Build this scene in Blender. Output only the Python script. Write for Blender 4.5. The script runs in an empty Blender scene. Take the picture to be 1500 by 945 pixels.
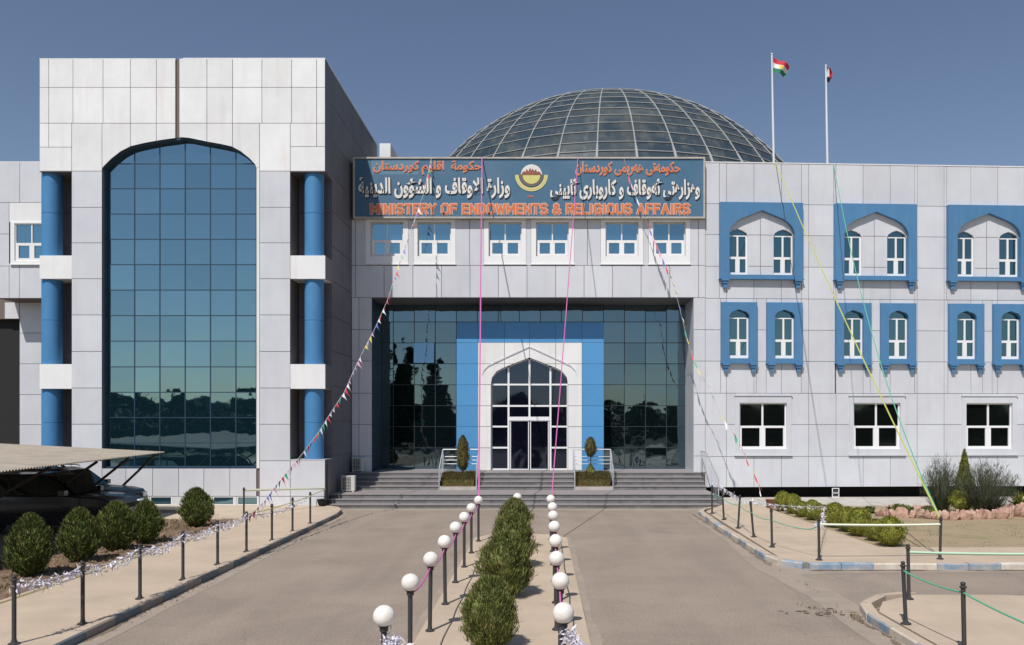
import bpy, math, random
from mathutils import Vector, noise
random.seed(7)
R = math.radians
S = bpy.context.scene
COL = S.collection

# ------------------------------------------------------------------ camera
F = 1200.0                                   # focal length in photo pixels (photo 1500 wide)
cd = bpy.data.cameras.new("camera"); cam = bpy.data.objects.new("camera", cd); COL.objects.link(cam)
cam.location = (0, 0, 3.5); cam.rotation_euler = (R(90), 0, 0)
cd.sensor_width = 36; cd.lens = 36 * F / 1500
cd.shift_x = -45 / 1500; cd.shift_y = 144.5 / 1500
cd.clip_start = 0.1; cd.clip_end = 3000
S.camera = cam
S.view_settings.view_transform = 'Standard'; S.view_settings.look = 'None'
S.view_settings.exposure = 0.0; S.view_settings.gamma = 1.0

# ------------------------------------------------------------------ sky and sun
SUN = Vector((-1.9, -4.5, 6.7)).normalized()  # towards the sun
W = bpy.data.worlds.new("World"); S.world = W; W.use_nodes = True
nt = W.node_tree; bg = nt.nodes["Background"]
sky = nt.nodes.new("ShaderNodeTexSky"); sky.sky_type = 'NISHITA'; sky.sun_disc = False
sky.sun_elevation = math.asin(SUN.z); sky.sun_rotation = math.atan2(SUN.x, SUN.y)
sky.altitude = 400; sky.air_density = 1.0; sky.dust_density = 0.7; sky.ozone_density = 2.0
hs = nt.nodes.new("ShaderNodeHueSaturation"); hs.inputs["Saturation"].default_value = 0.94; hs.inputs["Hue"].default_value = 0.503
nt.links.new(sky.outputs[0], hs.inputs["Color"])
nt.links.new(hs.outputs[0], bg.inputs[0]); bg.inputs[1].default_value = 0.091
sl = bpy.data.lights.new("sun", 'SUN'); sl.energy = 4.2; sl.angle = R(0.53); sl.color = (1.0, 0.955, 0.90)
so = bpy.data.objects.new("sun", sl); COL.objects.link(so); so.location = (-20, -40, 60)
so.rotation_euler = SUN.to_track_quat('Z', 'Y').to_euler()

# ------------------------------------------------------------------ materials
def mat(name, col, rough=0.6, metal=0.0, var=0.0, nscale=3.0, nvar=0.0, col2=None, bump=0.0, bscale=30.0,
        spec=None, island=0.0, streak=0.0, streakcol=(0.25, 0.17, 0.11), streaksc=(2.2, 2.2, 0.25), coat=0.0, lo=0.4, hi=0.65, crack=0.0):
    m = bpy.data.materials.new(name); m.use_nodes = True
    n = m.node_tree.nodes; l = m.node_tree.links; b = n["Principled BSDF"]
    b.inputs["Roughness"].default_value = rough; b.inputs["Metallic"].default_value = metal
    if spec is not None: b.inputs["Specular IOR Level"].default_value = spec
    if coat: b.inputs["Coat Weight"].default_value = coat; b.inputs["Coat Roughness"].default_value = 0.05
    geo = n.new("ShaderNodeNewGeometry")
    src = n.new("ShaderNodeRGB"); src.outputs[0].default_value = (*col, 1); cur = src.outputs[0]
    if col2 is not None:
        t = n.new("ShaderNodeTexNoise"); t.inputs["Scale"].default_value = nscale; t.inputs["Detail"].default_value = 8
        t.inputs["Roughness"].default_value = 0.65
        l.new(geo.outputs["Position"], t.inputs["Vector"])
        r = n.new("ShaderNodeMapRange"); r.inputs[1].default_value = lo; r.inputs[2].default_value = hi
        l.new(t.outputs[0], r.inputs[0])
        mx = n.new("ShaderNodeMix"); mx.data_type = 'RGBA'; l.new(r.outputs[0], mx.inputs[0]); l.new(cur, mx.inputs[6])
        mx.inputs[7].default_value = (*col2, 1); cur = mx.outputs[2]
    if streak:
        mp = n.new("ShaderNodeVectorMath"); mp.operation = 'MULTIPLY'; mp.inputs[1].default_value = streaksc
        l.new(geo.outputs["Position"], mp.inputs[0])
        t = n.new("ShaderNodeTexNoise"); t.inputs["Scale"].default_value = 1.6; t.inputs["Detail"].default_value = 7
        l.new(mp.outputs[0], t.inputs["Vector"])
        r = n.new("ShaderNodeMapRange"); r.inputs[1].default_value = 0.5; r.inputs[2].default_value = 0.8; r.inputs[4].default_value = streak
        l.new(t.outputs[0], r.inputs[0])
        mx = n.new("ShaderNodeMix"); mx.data_type = 'RGBA'; l.new(r.outputs[0], mx.inputs[0]); l.new(cur, mx.inputs[6])
        mx.inputs[7].default_value = (*streakcol, 1); cur = mx.outputs[2]
    if var or island or nvar:
        h = n.new("ShaderNodeHueSaturation"); l.new(cur, h.inputs["Color"])
        add = None
        def amp(sock, a):
            r = n.new("ShaderNodeMapRange"); r.inputs[3].default_value = -a; r.inputs[4].default_value = a
            l.new(sock, r.inputs[0]); return r.outputs[0]
        parts = []
        if var:
            oi = n.new("ShaderNodeObjectInfo"); parts.append(amp(oi.outputs["Random"], var))
        if island: parts.append(amp(geo.outputs["Random Per Island"], island))
        if nvar:
            t = n.new("ShaderNodeTexNoise"); t.inputs["Scale"].default_value = nscale * 1.7; t.inputs["Detail"].default_value = 5
            l.new(geo.outputs["Position"], t.inputs["Vector"]); parts.append(amp(t.outputs[0], nvar))
        s = None
        for p in parts:
            ad = n.new("ShaderNodeMath"); ad.operation = 'ADD'; ad.inputs[1].default_value = 1.0
            l.new(p, ad.inputs[0])
            if s is not None: l.new(s, ad.inputs[1])
            s = ad.outputs[0]
        l.new(s, h.inputs["Value"]); cur = h.outputs[0]
    l.new(cur, b.inputs["Base Color"])
    if crack:
        wn = n.new("ShaderNodeTexNoise"); wn.inputs["Scale"].default_value = 1.1; wn.inputs["Detail"].default_value = 4; l.new(geo.outputs["Position"], wn.inputs["Vector"])
        av = n.new("ShaderNodeVectorMath"); av.operation = 'MULTIPLY_ADD'; l.new(wn.outputs["Color"], av.inputs[0]); av.inputs[1].default_value = (1.3, 1.3, 0); l.new(geo.outputs["Position"], av.inputs[2])
        v = n.new("ShaderNodeTexVoronoi"); v.feature = 'DISTANCE_TO_EDGE'; v.inputs["Scale"].default_value = .17; l.new(av.outputs[0], v.inputs["Vector"])
        r = n.new("ShaderNodeMapRange"); r.inputs[1].default_value = .0; r.inputs[2].default_value = .0045; r.inputs[3].default_value = crack; r.inputs[4].default_value = 0; l.new(v.outputs["Distance"], r.inputs[0])
        mx = n.new("ShaderNodeMix"); mx.data_type = 'RGBA'; l.new(r.outputs[0], mx.inputs[0]); l.new(cur, mx.inputs[6]); mx.inputs[7].default_value = (.10, .085, .07, 1)
        sn = n.new("ShaderNodeTexNoise"); sn.inputs["Scale"].default_value = .22; sn.inputs["Detail"].default_value = 9; sn.inputs["Roughness"].default_value = .7; sn.inputs["Distortion"].default_value = .6; l.new(geo.outputs["Position"], sn.inputs["Vector"])
        r2 = n.new("ShaderNodeMapRange"); r2.inputs[1].default_value = .50; r2.inputs[2].default_value = .72; r2.inputs[4].default_value = .75; l.new(sn.outputs[0], r2.inputs[0])
        m2 = n.new("ShaderNodeMix"); m2.data_type = 'RGBA'; l.new(r2.outputs[0], m2.inputs[0]); l.new(mx.outputs[2], m2.inputs[6]); m2.inputs[7].default_value = (.20, .165, .135, 1)
        tv = n.new("ShaderNodeVectorMath"); tv.operation = 'MULTIPLY'; tv.inputs[1].default_value = (1.1, .045, 1); l.new(geo.outputs["Position"], tv.inputs[0])
        tn = n.new("ShaderNodeTexNoise"); tn.inputs["Scale"].default_value = 1.0; tn.inputs["Detail"].default_value = 3; l.new(tv.outputs[0], tn.inputs["Vector"])
        tr = n.new("ShaderNodeMapRange"); tr.inputs[1].default_value = .5; tr.inputs[2].default_value = .68; tr.inputs[4].default_value = .35; l.new(tn.outputs[0], tr.inputs[0])
        m3 = n.new("ShaderNodeMix"); m3.data_type = 'RGBA'; l.new(tr.outputs[0], m3.inputs[0]); l.new(m2.outputs[2], m3.inputs[6]); m3.inputs[7].default_value = (.35, .285, .225, 1); m2 = m3
        gn = n.new("ShaderNodeTexNoise"); gn.inputs["Scale"].default_value = 22; gn.inputs["Detail"].default_value = 3; l.new(geo.outputs["Position"], gn.inputs["Vector"])
        gr = n.new("ShaderNodeMapRange"); gr.inputs[1].default_value = .3; gr.inputs[2].default_value = .7; gr.inputs[3].default_value = .82; gr.inputs[4].default_value = 1.16; l.new(gn.outputs[0], gr.inputs[0])
        gh = n.new("ShaderNodeHueSaturation"); l.new(m2.outputs[2], gh.inputs["Color"]); l.new(gr.outputs[0], gh.inputs["Value"])
        cur = gh.outputs[0]; l.new(cur, b.inputs["Base Color"])
    if bump:
        t = n.new("ShaderNodeTexNoise"); t.inputs["Scale"].default_value = bscale; t.inputs["Detail"].default_value = 6
        l.new(geo.outputs["Position"], t.inputs["Vector"])
        bp = n.new("ShaderNodeBump"); bp.inputs["Strength"].default_value = bump; bp.inputs["Distance"].default_value = 0.02
        l.new(t.outputs[0], bp.inputs["Height"]); l.new(bp.outputs[0], b.inputs["Normal"])
    return m

def glassmat(name, tint, body, rough=0.02, wav=0.0, refl=0.5):
    """coated facade glass: a tinted mirror-like coat over a dark body, slightly wavy"""
    m = bpy.data.materials.new(name); m.use_nodes = True
    n = m.node_tree.nodes; l = m.node_tree.links; out = n["Material Output"]; n.remove(n["Principled BSDF"])
    g = n.new("ShaderNodeBsdfGlossy"); oi = n.new("ShaderNodeObjectInfo"); vr = n.new("ShaderNodeMapRange"); vr.inputs[3].default_value = .90; vr.inputs[4].default_value = 1.08
    hv = n.new("ShaderNodeHueSaturation"); hv.inputs["Color"].default_value = (*tint, 1); l.new(oi.outputs["Random"], vr.inputs[0]); l.new(vr.outputs[0], hv.inputs["Value"]); l.new(hv.outputs[0], g.inputs["Color"]); g.inputs["Roughness"].default_value = rough
    d = n.new("ShaderNodeBsdfDiffuse"); d.inputs["Color"].default_value = (*body, 1)
    fr = n.new("ShaderNodeFresnel"); fr.inputs["IOR"].default_value = 1.5
    mr = n.new("ShaderNodeMapRange"); mr.inputs[3].default_value = refl; mr.inputs[4].default_value = 1.0
    l.new(fr.outputs[0], mr.inputs[0])
    mx = n.new("ShaderNodeMixShader"); l.new(mr.outputs[0], mx.inputs[0]); l.new(d.outputs[0], mx.inputs[1]); l.new(g.outputs[0], mx.inputs[2])
    l.new(mx.outputs[0], out.inputs[0])
    if wav:
        geo = n.new("ShaderNodeNewGeometry"); t = n.new("ShaderNodeTexNoise"); t.inputs["Scale"].default_value = 0.9; t.inputs["Detail"].default_value = 2
        l.new(geo.outputs["Position"], t.inputs["Vector"])
        bp = n.new("ShaderNodeBump"); bp.inputs["Strength"].default_value = wav; bp.inputs["Distance"].default_value = 0.05
        l.new(t.outputs[0], bp.inputs["Height"]); l.new(bp.outputs[0], g.inputs["Normal"])
    return m

M = dict(
    panel_white=mat("tower_panel_white", (.81, .81, .80), .36, var=.045, col2=(.74, .74, .735), nscale=.7, streak=.28, streakcol=(.58, .48, .40)),
    panel_grey=mat("wing_panel_grey", (.63, .645, .675), .34, var=.05, col2=(.57, .58, .62), nscale=.5, streak=.28, streakcol=(.47, .44, .42)),
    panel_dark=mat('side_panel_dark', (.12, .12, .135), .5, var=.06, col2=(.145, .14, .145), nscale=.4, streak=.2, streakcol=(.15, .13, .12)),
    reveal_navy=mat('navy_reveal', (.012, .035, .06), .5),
    mullion_blue=mat('mullion_blue', (.018, .045, .08), .5),
    joint=mat("joint_dark", (.17, .135, .115), .9),
    blue=mat("blue_panel", (.072, .205, .385), .5, var=.05, nvar=.08, nscale=1.2, streak=.3, streakcol=(.15, .26, .38)),
    blue_col=mat("blue_column_paint", (.055, .215, .44), .6, nvar=.08, nscale=1.5, streak=.3, streakcol=(.11, .28, .45)),
    portal_blue=mat("portal_blue", (.080, .285, .56), .5, var=.05, nvar=.07, streak=.2, streakcol=(.14, .33, .52)),
    frame_white=mat("white_window_frame", (.82, .82, .82), .35, nvar=.04),
    frame_dark=mat("dark_mullion", (.02, .028, .035), .5),
    glass_tower=glassmat("blue_mirror_glass", (.44, .67, .76), (.008, .028, .040), .015, .09, .50),
    glass_ent=glassmat("green_mirror_glass", (.34, .48, .56), (.004, .009, .012), .02, .12, .40),
    glass_door=glassmat("dark_door_glass", (.24, .30, .42), (.004, .005, .012), .03, .05, .22),
    glass_win=glassmat("teal_window_glass", (.25, .40, .44), (.012, .035, .042), .03, .03, .50),
    glass_low=glassmat("dark_window_glass", (.16, .20, .20), (.006, .008, .008), .04, .03, .35),
    glass_top=glassmat("blue_window_glass", (.34, .56, .66), (.03, .09, .13), .04, .03, .60),
    dome=mat("dusty_dome_glass", (.026, .045, .062), .36, col2=(.11, .115, .10), nscale=.35, lo=.45, hi=.82, streak=.4, streakcol=(.20, .21, .17), streaksc=(1.2, 1.2, .3), var=.15, spec=.45),
    dome_rib=mat("dome_rib_paint", (.30, .31, .30), .65, nvar=.25),
    conc=mat("pale_concrete", (.50, .47, .42), .85, col2=(.40, .37, .33), nscale=2, bump=.2),
    step=mat("grey_step_stone", (.17, .168, .17), .75, var=.12, col2=(.12, .118, .115), nscale=1.6, streak=.3, streakcol=(.38, .35, .31), streaksc=(1.5, 3, 3), bump=.2),
    step_edge=mat("worn_step_edge", (.27, .245, .24), .7, nvar=.12),
    road=mat("dusty_asphalt", (.268, .214, .168), .92, col2=(.315, .255, .200), nscale=.35, nvar=.14, bump=.35, bscale=45, streak=.25, streakcol=(.33, .27, .21), streaksc=(.9, .10, 1), crack=.22),
    side_road=mat("side_asphalt", (.235, .20, .170), .9, col2=(.285, .24, .195), nscale=.6, nvar=.10, bump=.35, bscale=45, crack=.4),
    sand=mat("sandy_pavement", (.51, .405, .300), .92, col2=(.44, .35, .26), nscale=.8, nvar=.08, bump=.3, bscale=35),
    dust=mat("dusty_edge", (.345, .28, .22), .95, col2=(.29, .24, .195), nscale=1.6, nvar=.1, bump=.3, bscale=30),
    kerb_grey=mat("kerb_faded_blue_grey", (.15, .18, .195), .85, var=.1, nvar=.15, bump=.2),
    kerb_brown=mat("kerb_bare", (.27, .235, .205), .88, var=.1, nvar=.12, bump=.2),
    kerb_blue=mat("kerb_blue_paint", (.20, .29, .39), .8, var=.06, col2=(.42, .40, .37), nscale=3.2, lo=.40, hi=.62, nvar=.15),
    kerb_white=mat("kerb_white_paint", (.63, .58, .50), .85, var=.08, col2=(.50, .43, .34), nscale=2.5, nvar=.1),
    soil=mat("dark_soil", (.15, .095, .06), .98, col2=(.26, .18, .115), nscale=2.2, nvar=.25, bump=.8, bscale=14),
    ground=mat("dry_ground", (.20, .16, .11), .97, col2=(.15, .13, .08), nscale=.25, nvar=.12, bump=.5, bscale=8),
    lawn=mat("dry_lawn", (.33, .255, .155), .97, col2=(.22, .205, .095), nscale=.8, nvar=.18, bump=.8, bscale=25, lo=.5, hi=.72),
    yellow_kerb=mat("yellowish_edging", (.40, .33, .16), .9, nvar=.15),
    pole=mat("dark_post_paint", (.040, .038, .038), .65, nvar=.1),
    globe=mat("opal_globe", (.80, .77, .72), .35, col2=(.66, .60, .52), nscale=6, lo=.5, hi=.8, nvar=.06, var=.05),
    leaf=mat("thuja_leaf", (.125, .145, .040), .75, island=.85, col2=(.21, .17, .07), nscale=5, lo=.5, hi=.75, spec=.2),
    leaf_dark=mat("dark_thuja_leaf", (.095, .125, .032), .75, island=.85, col2=(.20, .155, .055), nscale=6, lo=.52, hi=.75, spec=.2),
    leaf_lime=mat("lime_leaf", (.215, .215, .035), .75, island=.6, col2=(.13, .15, .03), nscale=5, spec=.2),
    leaf_brown=mat("brown_green_leaf", (.12, .085, .030), .8, island=.5, col2=(.07, .085, .025), nscale=6, spec=.2),
    leaf_grey=mat("grey_wispy_twigs", (.10, .105, .075), .85, island=.45, col2=(.06, .08, .035), nscale=3, spec=.2),
    tree_leaf=mat("tree_leaf", (.035, .055, .018), .8, island=.5, spec=.2),
    bark=mat("bark", (.10, .07, .045), .95, nvar=.3),
    rock=mat("pink_rock", (.40, .235, .175), .9, var=.2, col2=(.50, .35, .27), nscale=3, nvar=.15, bump=.6, bscale=9),
    sign=mat("sign_blue", (.055, .14, .235), .5, col2=(.08, .165, .25), nscale=.8, nvar=.06),
    sign_patch=mat("sign_patch_blue", (.11, .22, .32), .5),
    orange=mat("orange_letters", (.66, .175, .065), .5, island=.08),
    cream=mat("cream_outline", (.64, .46, .37), .5),
    white_txt=mat("white_letters", (.72, .70, .66), .5, nvar=.08),
    black_txt=mat("letter_shadow", (.015, .02, .03), .6),
    yellow=mat("emblem_yellow", (.62, .58, .20), .5), red=mat("emblem_red", (.34, .10, .06), .6, col2=(.14, .07, .04), nscale=9),
    steel=mat("brushed_steel", (.52, .54, .56), .45, metal=.35),
    pole_white=mat("flagpole_white", (.72, .74, .76), .4),
    flag_red=mat("flag_red", (.55, .03, .05), .8), flag_white=mat("flag_white", (.75, .75, .72), .8),
    flag_green=mat("flag_green", (.02, .19, .11), .8), flag_yellow=mat("flag_yellow", (.75, .55, .05), .8), flag_black=mat("flag_black", (.02, .02, .03), .8),
    pink=mat("magenta_rope", (.58, .13, .38), .6), rope_y=mat("yellow_green_rope", (.48, .50, .12), .6), rope_g=mat("green_rope", (.12, .44, .28), .6),
    tape=mat("pale_tape", (.74, .78, .60), .5), tape_g=mat("pale_green_tape", (.42, .60, .44), .5),
    foil=mat("silvery_foil", (.60, .58, .65), .55, island=.35),
    c_red=mat("paper_red", (.60, .05, .07), .6), c_green=mat("paper_green", (.05, .38, .20), .6), c_yellow=mat("paper_yellow", (.75, .60, .12), .6),
    c_blue=mat("paper_blue", (.12, .14, .50), .6), c_white=mat("paper_white", (.78, .76, .78), .6), c_pink=mat("paper_pink", (.72, .34, .48), .6),
    roof_sheet=mat("dusty_roof_sheet", (.36, .31, .25), .8, col2=(.28, .24, .19), nscale=1.2, nvar=.1),
    rust=mat("dark_steel_frame", (.055, .040, .038), .7, nvar=.2),
    car=mat("black_car_paint", (.018, .015, .018), .25, coat=.3), car_grey=mat("grey_car_paint", (.035, .038, .042), .35, coat=.2),
    rubber=mat("tyre_rubber", (.015, .015, .015), .9), rim=mat("alloy_rim", (.45, .45, .46), .3, metal=.8),
    car_glass=glassmat("car_glass", (.35, .45, .45), (.008, .01, .012), .02, 0, .30), lamp_glass=mat("headlamp", (.75, .78, .80), .12, spec=.8),
    ac=mat("ac_casing", (.60, .58, .54), .5, nvar=.08), ac_dark=mat("ac_grille", (.04, .04, .045), .6),
    black=mat("matt_black", (.012, .012, .012), .8), interior=mat("dark_interior", (.02, .02, .02), .95),
    terracotta=mat("terracotta", (.30, .13, .09), .8), plaster=mat("plaster", (.16, .15, .14), .9),
)

# ------------------------------------------------------------------ helpers
def ident(p): return p
class MB:
    """collects shapes; build() links them as ONE mesh object"""
    def __init__(s, xf=ident): s.v = []; s.f = []; s.mi = []; s.xf = xf; s.m = 0; s.smooth = []
    def add(s, vs, fs, sm=False):
        o = len(s.v); s.v += [tuple(s.xf(v)) for v in vs]; s.f += [tuple(i + o for i in f) for f in fs]
        s.mi += [s.m] * len(fs); s.smooth += [sm] * len(fs)
    def box(s, x0, x1, y0, y1, z0, z1):
        s.add([(x0,y0,z0),(x1,y0,z0),(x1,y1,z0),(x0,y1,z0),(x0,y0,z1),(x1,y0,z1),(x1,y1,z1),(x0,y1,z1)],
              [(0,3,2,1),(4,5,6,7),(0,1,5,4),(1,2,6,5),(2,3,7,6),(3,0,4,7)]); return s
    def prism(s, poly, y0, y1, tilt=(0, 0)):
        """polygon in x,z (counter-clockwise seen from -y) with thickness in y"""
        n = len(poly); cx = sum(p[0] for p in poly)/n; cz = sum(p[1] for p in poly)/n
        d = [tilt[0]*(p[0]-cx)+tilt[1]*(p[1]-cz) for p in poly]
        s.add([(p[0], y0+q, p[1]) for p, q in zip(poly, d)] + [(p[0], y1+q, p[1]) for p, q in zip(poly, d)],
              [tuple(range(n)), tuple(range(2*n-1, n-1, -1))] + [((i+1) % n, i, n+i, n+(i+1) % n) for i in range(n)]); return s
    def slab(s, poly, z0, z1):
        n = len(poly)
        s.add([(p[0], p[1], z0) for p in poly] + [(p[0], p[1], z1) for p in poly],
              [tuple(range(n-1, -1, -1)), tuple(range(n, 2*n))] + [(i, (i+1) % n, n+(i+1) % n, n+i) for i in range(n)]); return s
    def tube(s, pts, r, n=6, caps=True):
        pts = [Vector(p) for p in pts]; rs = r if isinstance(r, (list, tuple)) else [r]*len(pts)
        vs = []; up = None
        for i, p in enumerate(pts):
            t = (pts[min(i+1, len(pts)-1)] - pts[max(i-1, 0)]).normalized()
            if up is None or abs(t.dot(up)) > .99: up = Vector((0, 0, 1)) if abs(t.z) < .9 else Vector((1, 0, 0))
            a = t.cross(up).normalized(); b = a.cross(t); up = b
            for k in range(n):
                an = 2*math.pi*k/n; vs.append(tuple(p + (a*math.cos(an)+b*math.sin(an))*rs[i]))
        fs = [(i*n+k, i*n+(k+1) % n, (i+1)*n+(k+1) % n, (i+1)*n+k) for i in range(len(pts)-1) for k in range(n)]
        if caps: fs += [tuple(range(n-1, -1, -1)), tuple((len(pts)-1)*n+k for k in range(n))]
        s.add(vs, fs, True); return s
    def lathe(s, prof, c=(0, 0, 0), n=20):
        vs = []; m = len(prof)
        for k in range(n):
            a = 2*math.pi*k/n
            for r, z in prof: vs.append((c[0]+r*math.cos(a), c[1]+r*math.sin(a), c[2]+z))
        fs = [(k*m+i, ((k+1) % n)*m+i, ((k+1) % n)*m+i+1, k*m+i+1) for k in range(n) for i in range(m-1)]
        s.add(vs, fs, True); return s
    def mesh(s, name, mats):
        me = bpy.data.meshes.new(name); me.from_pydata(s.v, [], s.f)
        for m in (mats if isinstance(mats, (list, tuple)) else [mats]): me.materials.append(m)
        me.polygons.foreach_set("material_index", s.mi); me.polygons.foreach_set("use_smooth", s.smooth); me.update()
        if any(s.smooth): me.set_sharp_from_angle(angle=R(38))
        return me
    def build(s, name, mats, parent=None):
        return link(name, s.mesh(name, mats), parent)
def link(name, me, parent=None, loc=None):
    o = bpy.data.objects.new(name, me); COL.objects.link(o)
    if parent: o.parent = parent
    if loc: o.location = loc
    return o
def tag(o, label=None, cat=None, group=None, kind=None):
    for k, v in (('label', label), ('category', cat), ('group', group), ('kind', kind)):
        if v: o[k] = v
    return o
def thing(name, label, cat, loc=(0, 0, 0), group=None, rz=0):
    o = bpy.data.objects.new(name, None); COL.objects.link(o); o.location = loc; o.rotation_euler = (0, 0, rz)
    o.empty_display_size = .2
    return tag(o, label, cat, group)
def copy_thing(root, loc, label, rz=None, scale=None, group=None):
    c = root.copy(); COL.objects.link(c); c.location = loc; c['label'] = label
    if group: c['group'] = group
    if rz is not None: c.rotation_euler = (0, 0, rz)
    if scale: c.scale = scale
    for ch in list(root.children):
        d = ch.copy(); COL.objects.link(d); d.parent = c
        for g in list(ch.children):
            e = g.copy(); COL.objects.link(e); e.parent = d
    return c
def arch(pts):
    """piecewise linear height as a function of x"""
    pts = sorted(pts); dense = [pts[0][0]]
    for (a, _), (c, _) in zip(pts, pts[1:]): dense += [a+(c-a)*k/4 for k in (1, 2, 3, 4)] if c-a > .08 else [c]
    def f(x):
        if x <= pts[0][0]: return pts[0][1]
        for (a, za), (b, zb) in zip(pts, pts[1:]):
            if x <= b: return za + (zb-za)*(x-a)/(b-a) if b > a else zb
        return pts[-1][1]
    f.xs = dense
    return f
def xsamples(x0, x1, f): return [x0] + [x for x in f.xs if x0+1e-4 < x < x1-1e-4] + [x1]

# pixel -> metres on a plane facing the camera at depth D (reading the plan off the photograph)
def PX(px, D): return (px-795)*D/F
def PZ(py, D): return 3.5+(617-py)*D/F
DW = F/32.2      # main facade
DT = F/36.6      # stair tower front
DG = F/30.4      # recessed entrance glazing
DP = F/31.2      # entrance portal
Z_ROOF = PZ(237, DW)
def at(dep): return lambda p: (p[0], p[1]+dep, p[2])

# ------------------------------------------------------------------ ground
def sheet(name, poly, z, m, kind='structure'):
    b = MB(); b.add([(x, y, z) for x, y in poly], [tuple(range(len(poly)))]); return tag(b.build(name, m), kind=kind)
def ragged(name, poly, z, m, amp=.05, st=.3):
    out = []; n = len(poly)
    for i in range(n):
        a = Vector(poly[i]); c = Vector(poly[(i+1) % n]); L = (c-a).length; k = max(1, min(80, int(L/st))); nr = Vector(((c-a).y, -(c-a).x)).normalized()
        for j in range(k):
            p = a.lerp(c, j/k); d = amp*(noise.noise(Vector((p.x*1.1, p.y*1.1, z*900)))+.6*noise.noise(Vector((p.x*4, p.y*4, 7)))); out.append((p.x+nr.x*d, p.y+nr.y*d))
    return sheet(name, out, z, m)
sheet('ground', [(-900, -700), (900, -700), (900, 1200), (-900, 1200)], -0.03, M['ground'])
sheet('road', [(-7.7, -30), (6.2, -30), (6.2, 15.2), (60, 15.2), (60, 19.6), (6.3, 19.6), (6.1, 31), (7.4, 32.85), (-8.9, 32.85), (-7.9, 31)], 0.0, M['road'])
sheet('parking_ground', [(-45, -5), (-13.3, -5), (-13.3, 32.9), (-45, 32.9)], 0.02, M['side_road'])
# pavements: raised slabs
sw = MB(); sw.slab([(-10.0, -6), (-7.32, -6), (-7.72, 31.0), (-8.5, 32.78), (-21, 32.78), (-21, 31.2), (-13.3, 31.2), (-13.3, 28.2), (-10.05, 28.2)], 0, .135)
tag(sw.build('pavement', M['sand']), kind='structure')
sr = MB(); sr.slab([(5.86, 20.2), (6.4, 19.45), (60, 19.45), (60, 21.9), (9.0, 21.9), (8.7, 33.2), (7.3, 33.2), (6.1, 30.6)], 0, .13)
tag(sr.build('pavement', M['sand']), kind='structure')
sf = MB(); sf.slab([(7.12, 33.2), (60, 33.2), (60, 39), (7.12, 37.2)], 0, .035); tag(sf.build('pavement', M['conc']), kind='structure')
si = MB(); si.slab([(5.95, -10), (60, -10), (60, 15.9), (7.2, 15.9), (6.35, 15.3), (5.95, 14.5)], 0, .13); tag(si.build('pavement', M['sand']), kind='structure')
lw = MB()
for i in range(40):
    for j in range(24):
        pass
def bumpy(name, x0, x1, y0, y1, z, amp, m, st=.22, sc=1.3):
    nx = int((x1-x0)/st); ny = int((y1-y0)/st); b = MB()
    vs = [(x0+(x1-x0)*i/nx, y0+(y1-y0)*j/ny, z+amp*(noise.noise(Vector((x0+(x1-x0)*i/nx, y0+(y1-y0)*j/ny, 3))*sc)+.5*noise.noise(Vector((i*1.7, j*1.7, 5))))) for j in range(ny+1) for i in range(nx+1)]
    b.add(vs, [(j*(nx+1)+i, j*(nx+1)+i+1, (j+1)*(nx+1)+i+1, (j+1)*(nx+1)+i) for j in range(ny) for i in range(nx)], True)
    return tag(b.build(name, m), kind='structure')
bumpy('lawn', 9.0, 32, 21.9, 33.2, .07, .025, M['lawn'], .3)
bumpy('soil_bed', -13.3, -10.12, 4, 28.2, .10, .07, M['soil'], .16, 2.2)
md = MB(); md.slab([(-2.02, -6), (.78, -6), (.72, 24.2), (.3, 24.9), (-.6, 25.1), (-1.6, 24.9), (-2.0, 24.2)], 0, .06)
tag(md.build('median', M['sand']), kind='structure')
# dusty margins along kerbs and steps, 4 mm above the road
ragged('dust_strip', [(-7.4, -6), (-6.75, -6), (-6.95, 14), (-7.1, 24), (-7.3, 30.5), (-7.55, 31.6), (-7.6, 30.6)], .004, M['dust'])
ragged('dust_strip', [(-8.4, 32.0), (-6, 31.9), (0, 32.15), (6.8, 31.9), (7.2, 32.8), (-8.6, 32.8)], .004, M['dust'])
ragged('dust_strip', [(5.05, 19.6), (5.35, 24), (5.45, 30.5), (5.9, 30.8), (5.7, 26), (5.62, 20.2), (6.1, 19.4), (7.2, 19.3), (60, 19.25), (60, 18.95), (7.0, 18.9), (5.9, 18.6), (6.0, 17), (6.0, 15.3), (5.7, 14.4), (5.6, 6), (5.15, 6), (5.2, 14.2), (5.3, 16.4)], .004, M['dust'])
ragged('dust_strip', [(-2.2, -6), (-2.02, -6), (-2.0, 24.2), (-1.6, 24.95), (-1.75, 25.3), (-2.16, 24.4)], .004, M['dust'])
ragged('dust_strip', [(.78, -6), (.93, -6), (.92, 14), (.84, 24.5), (.2, 25.3), (.28, 24.95), (.72, 24.2)], .004, M['dust'])

# dirt gathered along the kerb feet
b = MB(); rd = random.Random(31)
def dirt(x, y, lx, ly, z=.009):
    n = 12; b.add([(x+lx*math.cos(6.283*k/n)*rd.uniform(.5, 1.1), y+ly*math.sin(6.283*k/n)*rd.uniform(.6, 1.1), z+rd.uniform(0, .002)) for k in range(n)], [tuple(range(n))])
for k in range(70):
    y = rd.uniform(9, 31); dirt(-7.29-(y-12)*.019+rd.uniform(.0, .10), y, rd.uniform(.02, .06), rd.uniform(.06, .45), .008+k*.00002)
for k in range(60):
    y = rd.uniform(19.9, 30.5); dirt(5.60+(y-20)*.009-rd.uniform(.0, .10), y, rd.uniform(.02, .07), rd.uniform(.06, .5), .011+k*.00002)
for k in range(40):
    y = rd.uniform(7, 14.6); dirt(5.62-rd.uniform(0, .10), y, rd.uniform(.02, .06), rd.uniform(.06, .4), .013+k*.00002)
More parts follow.
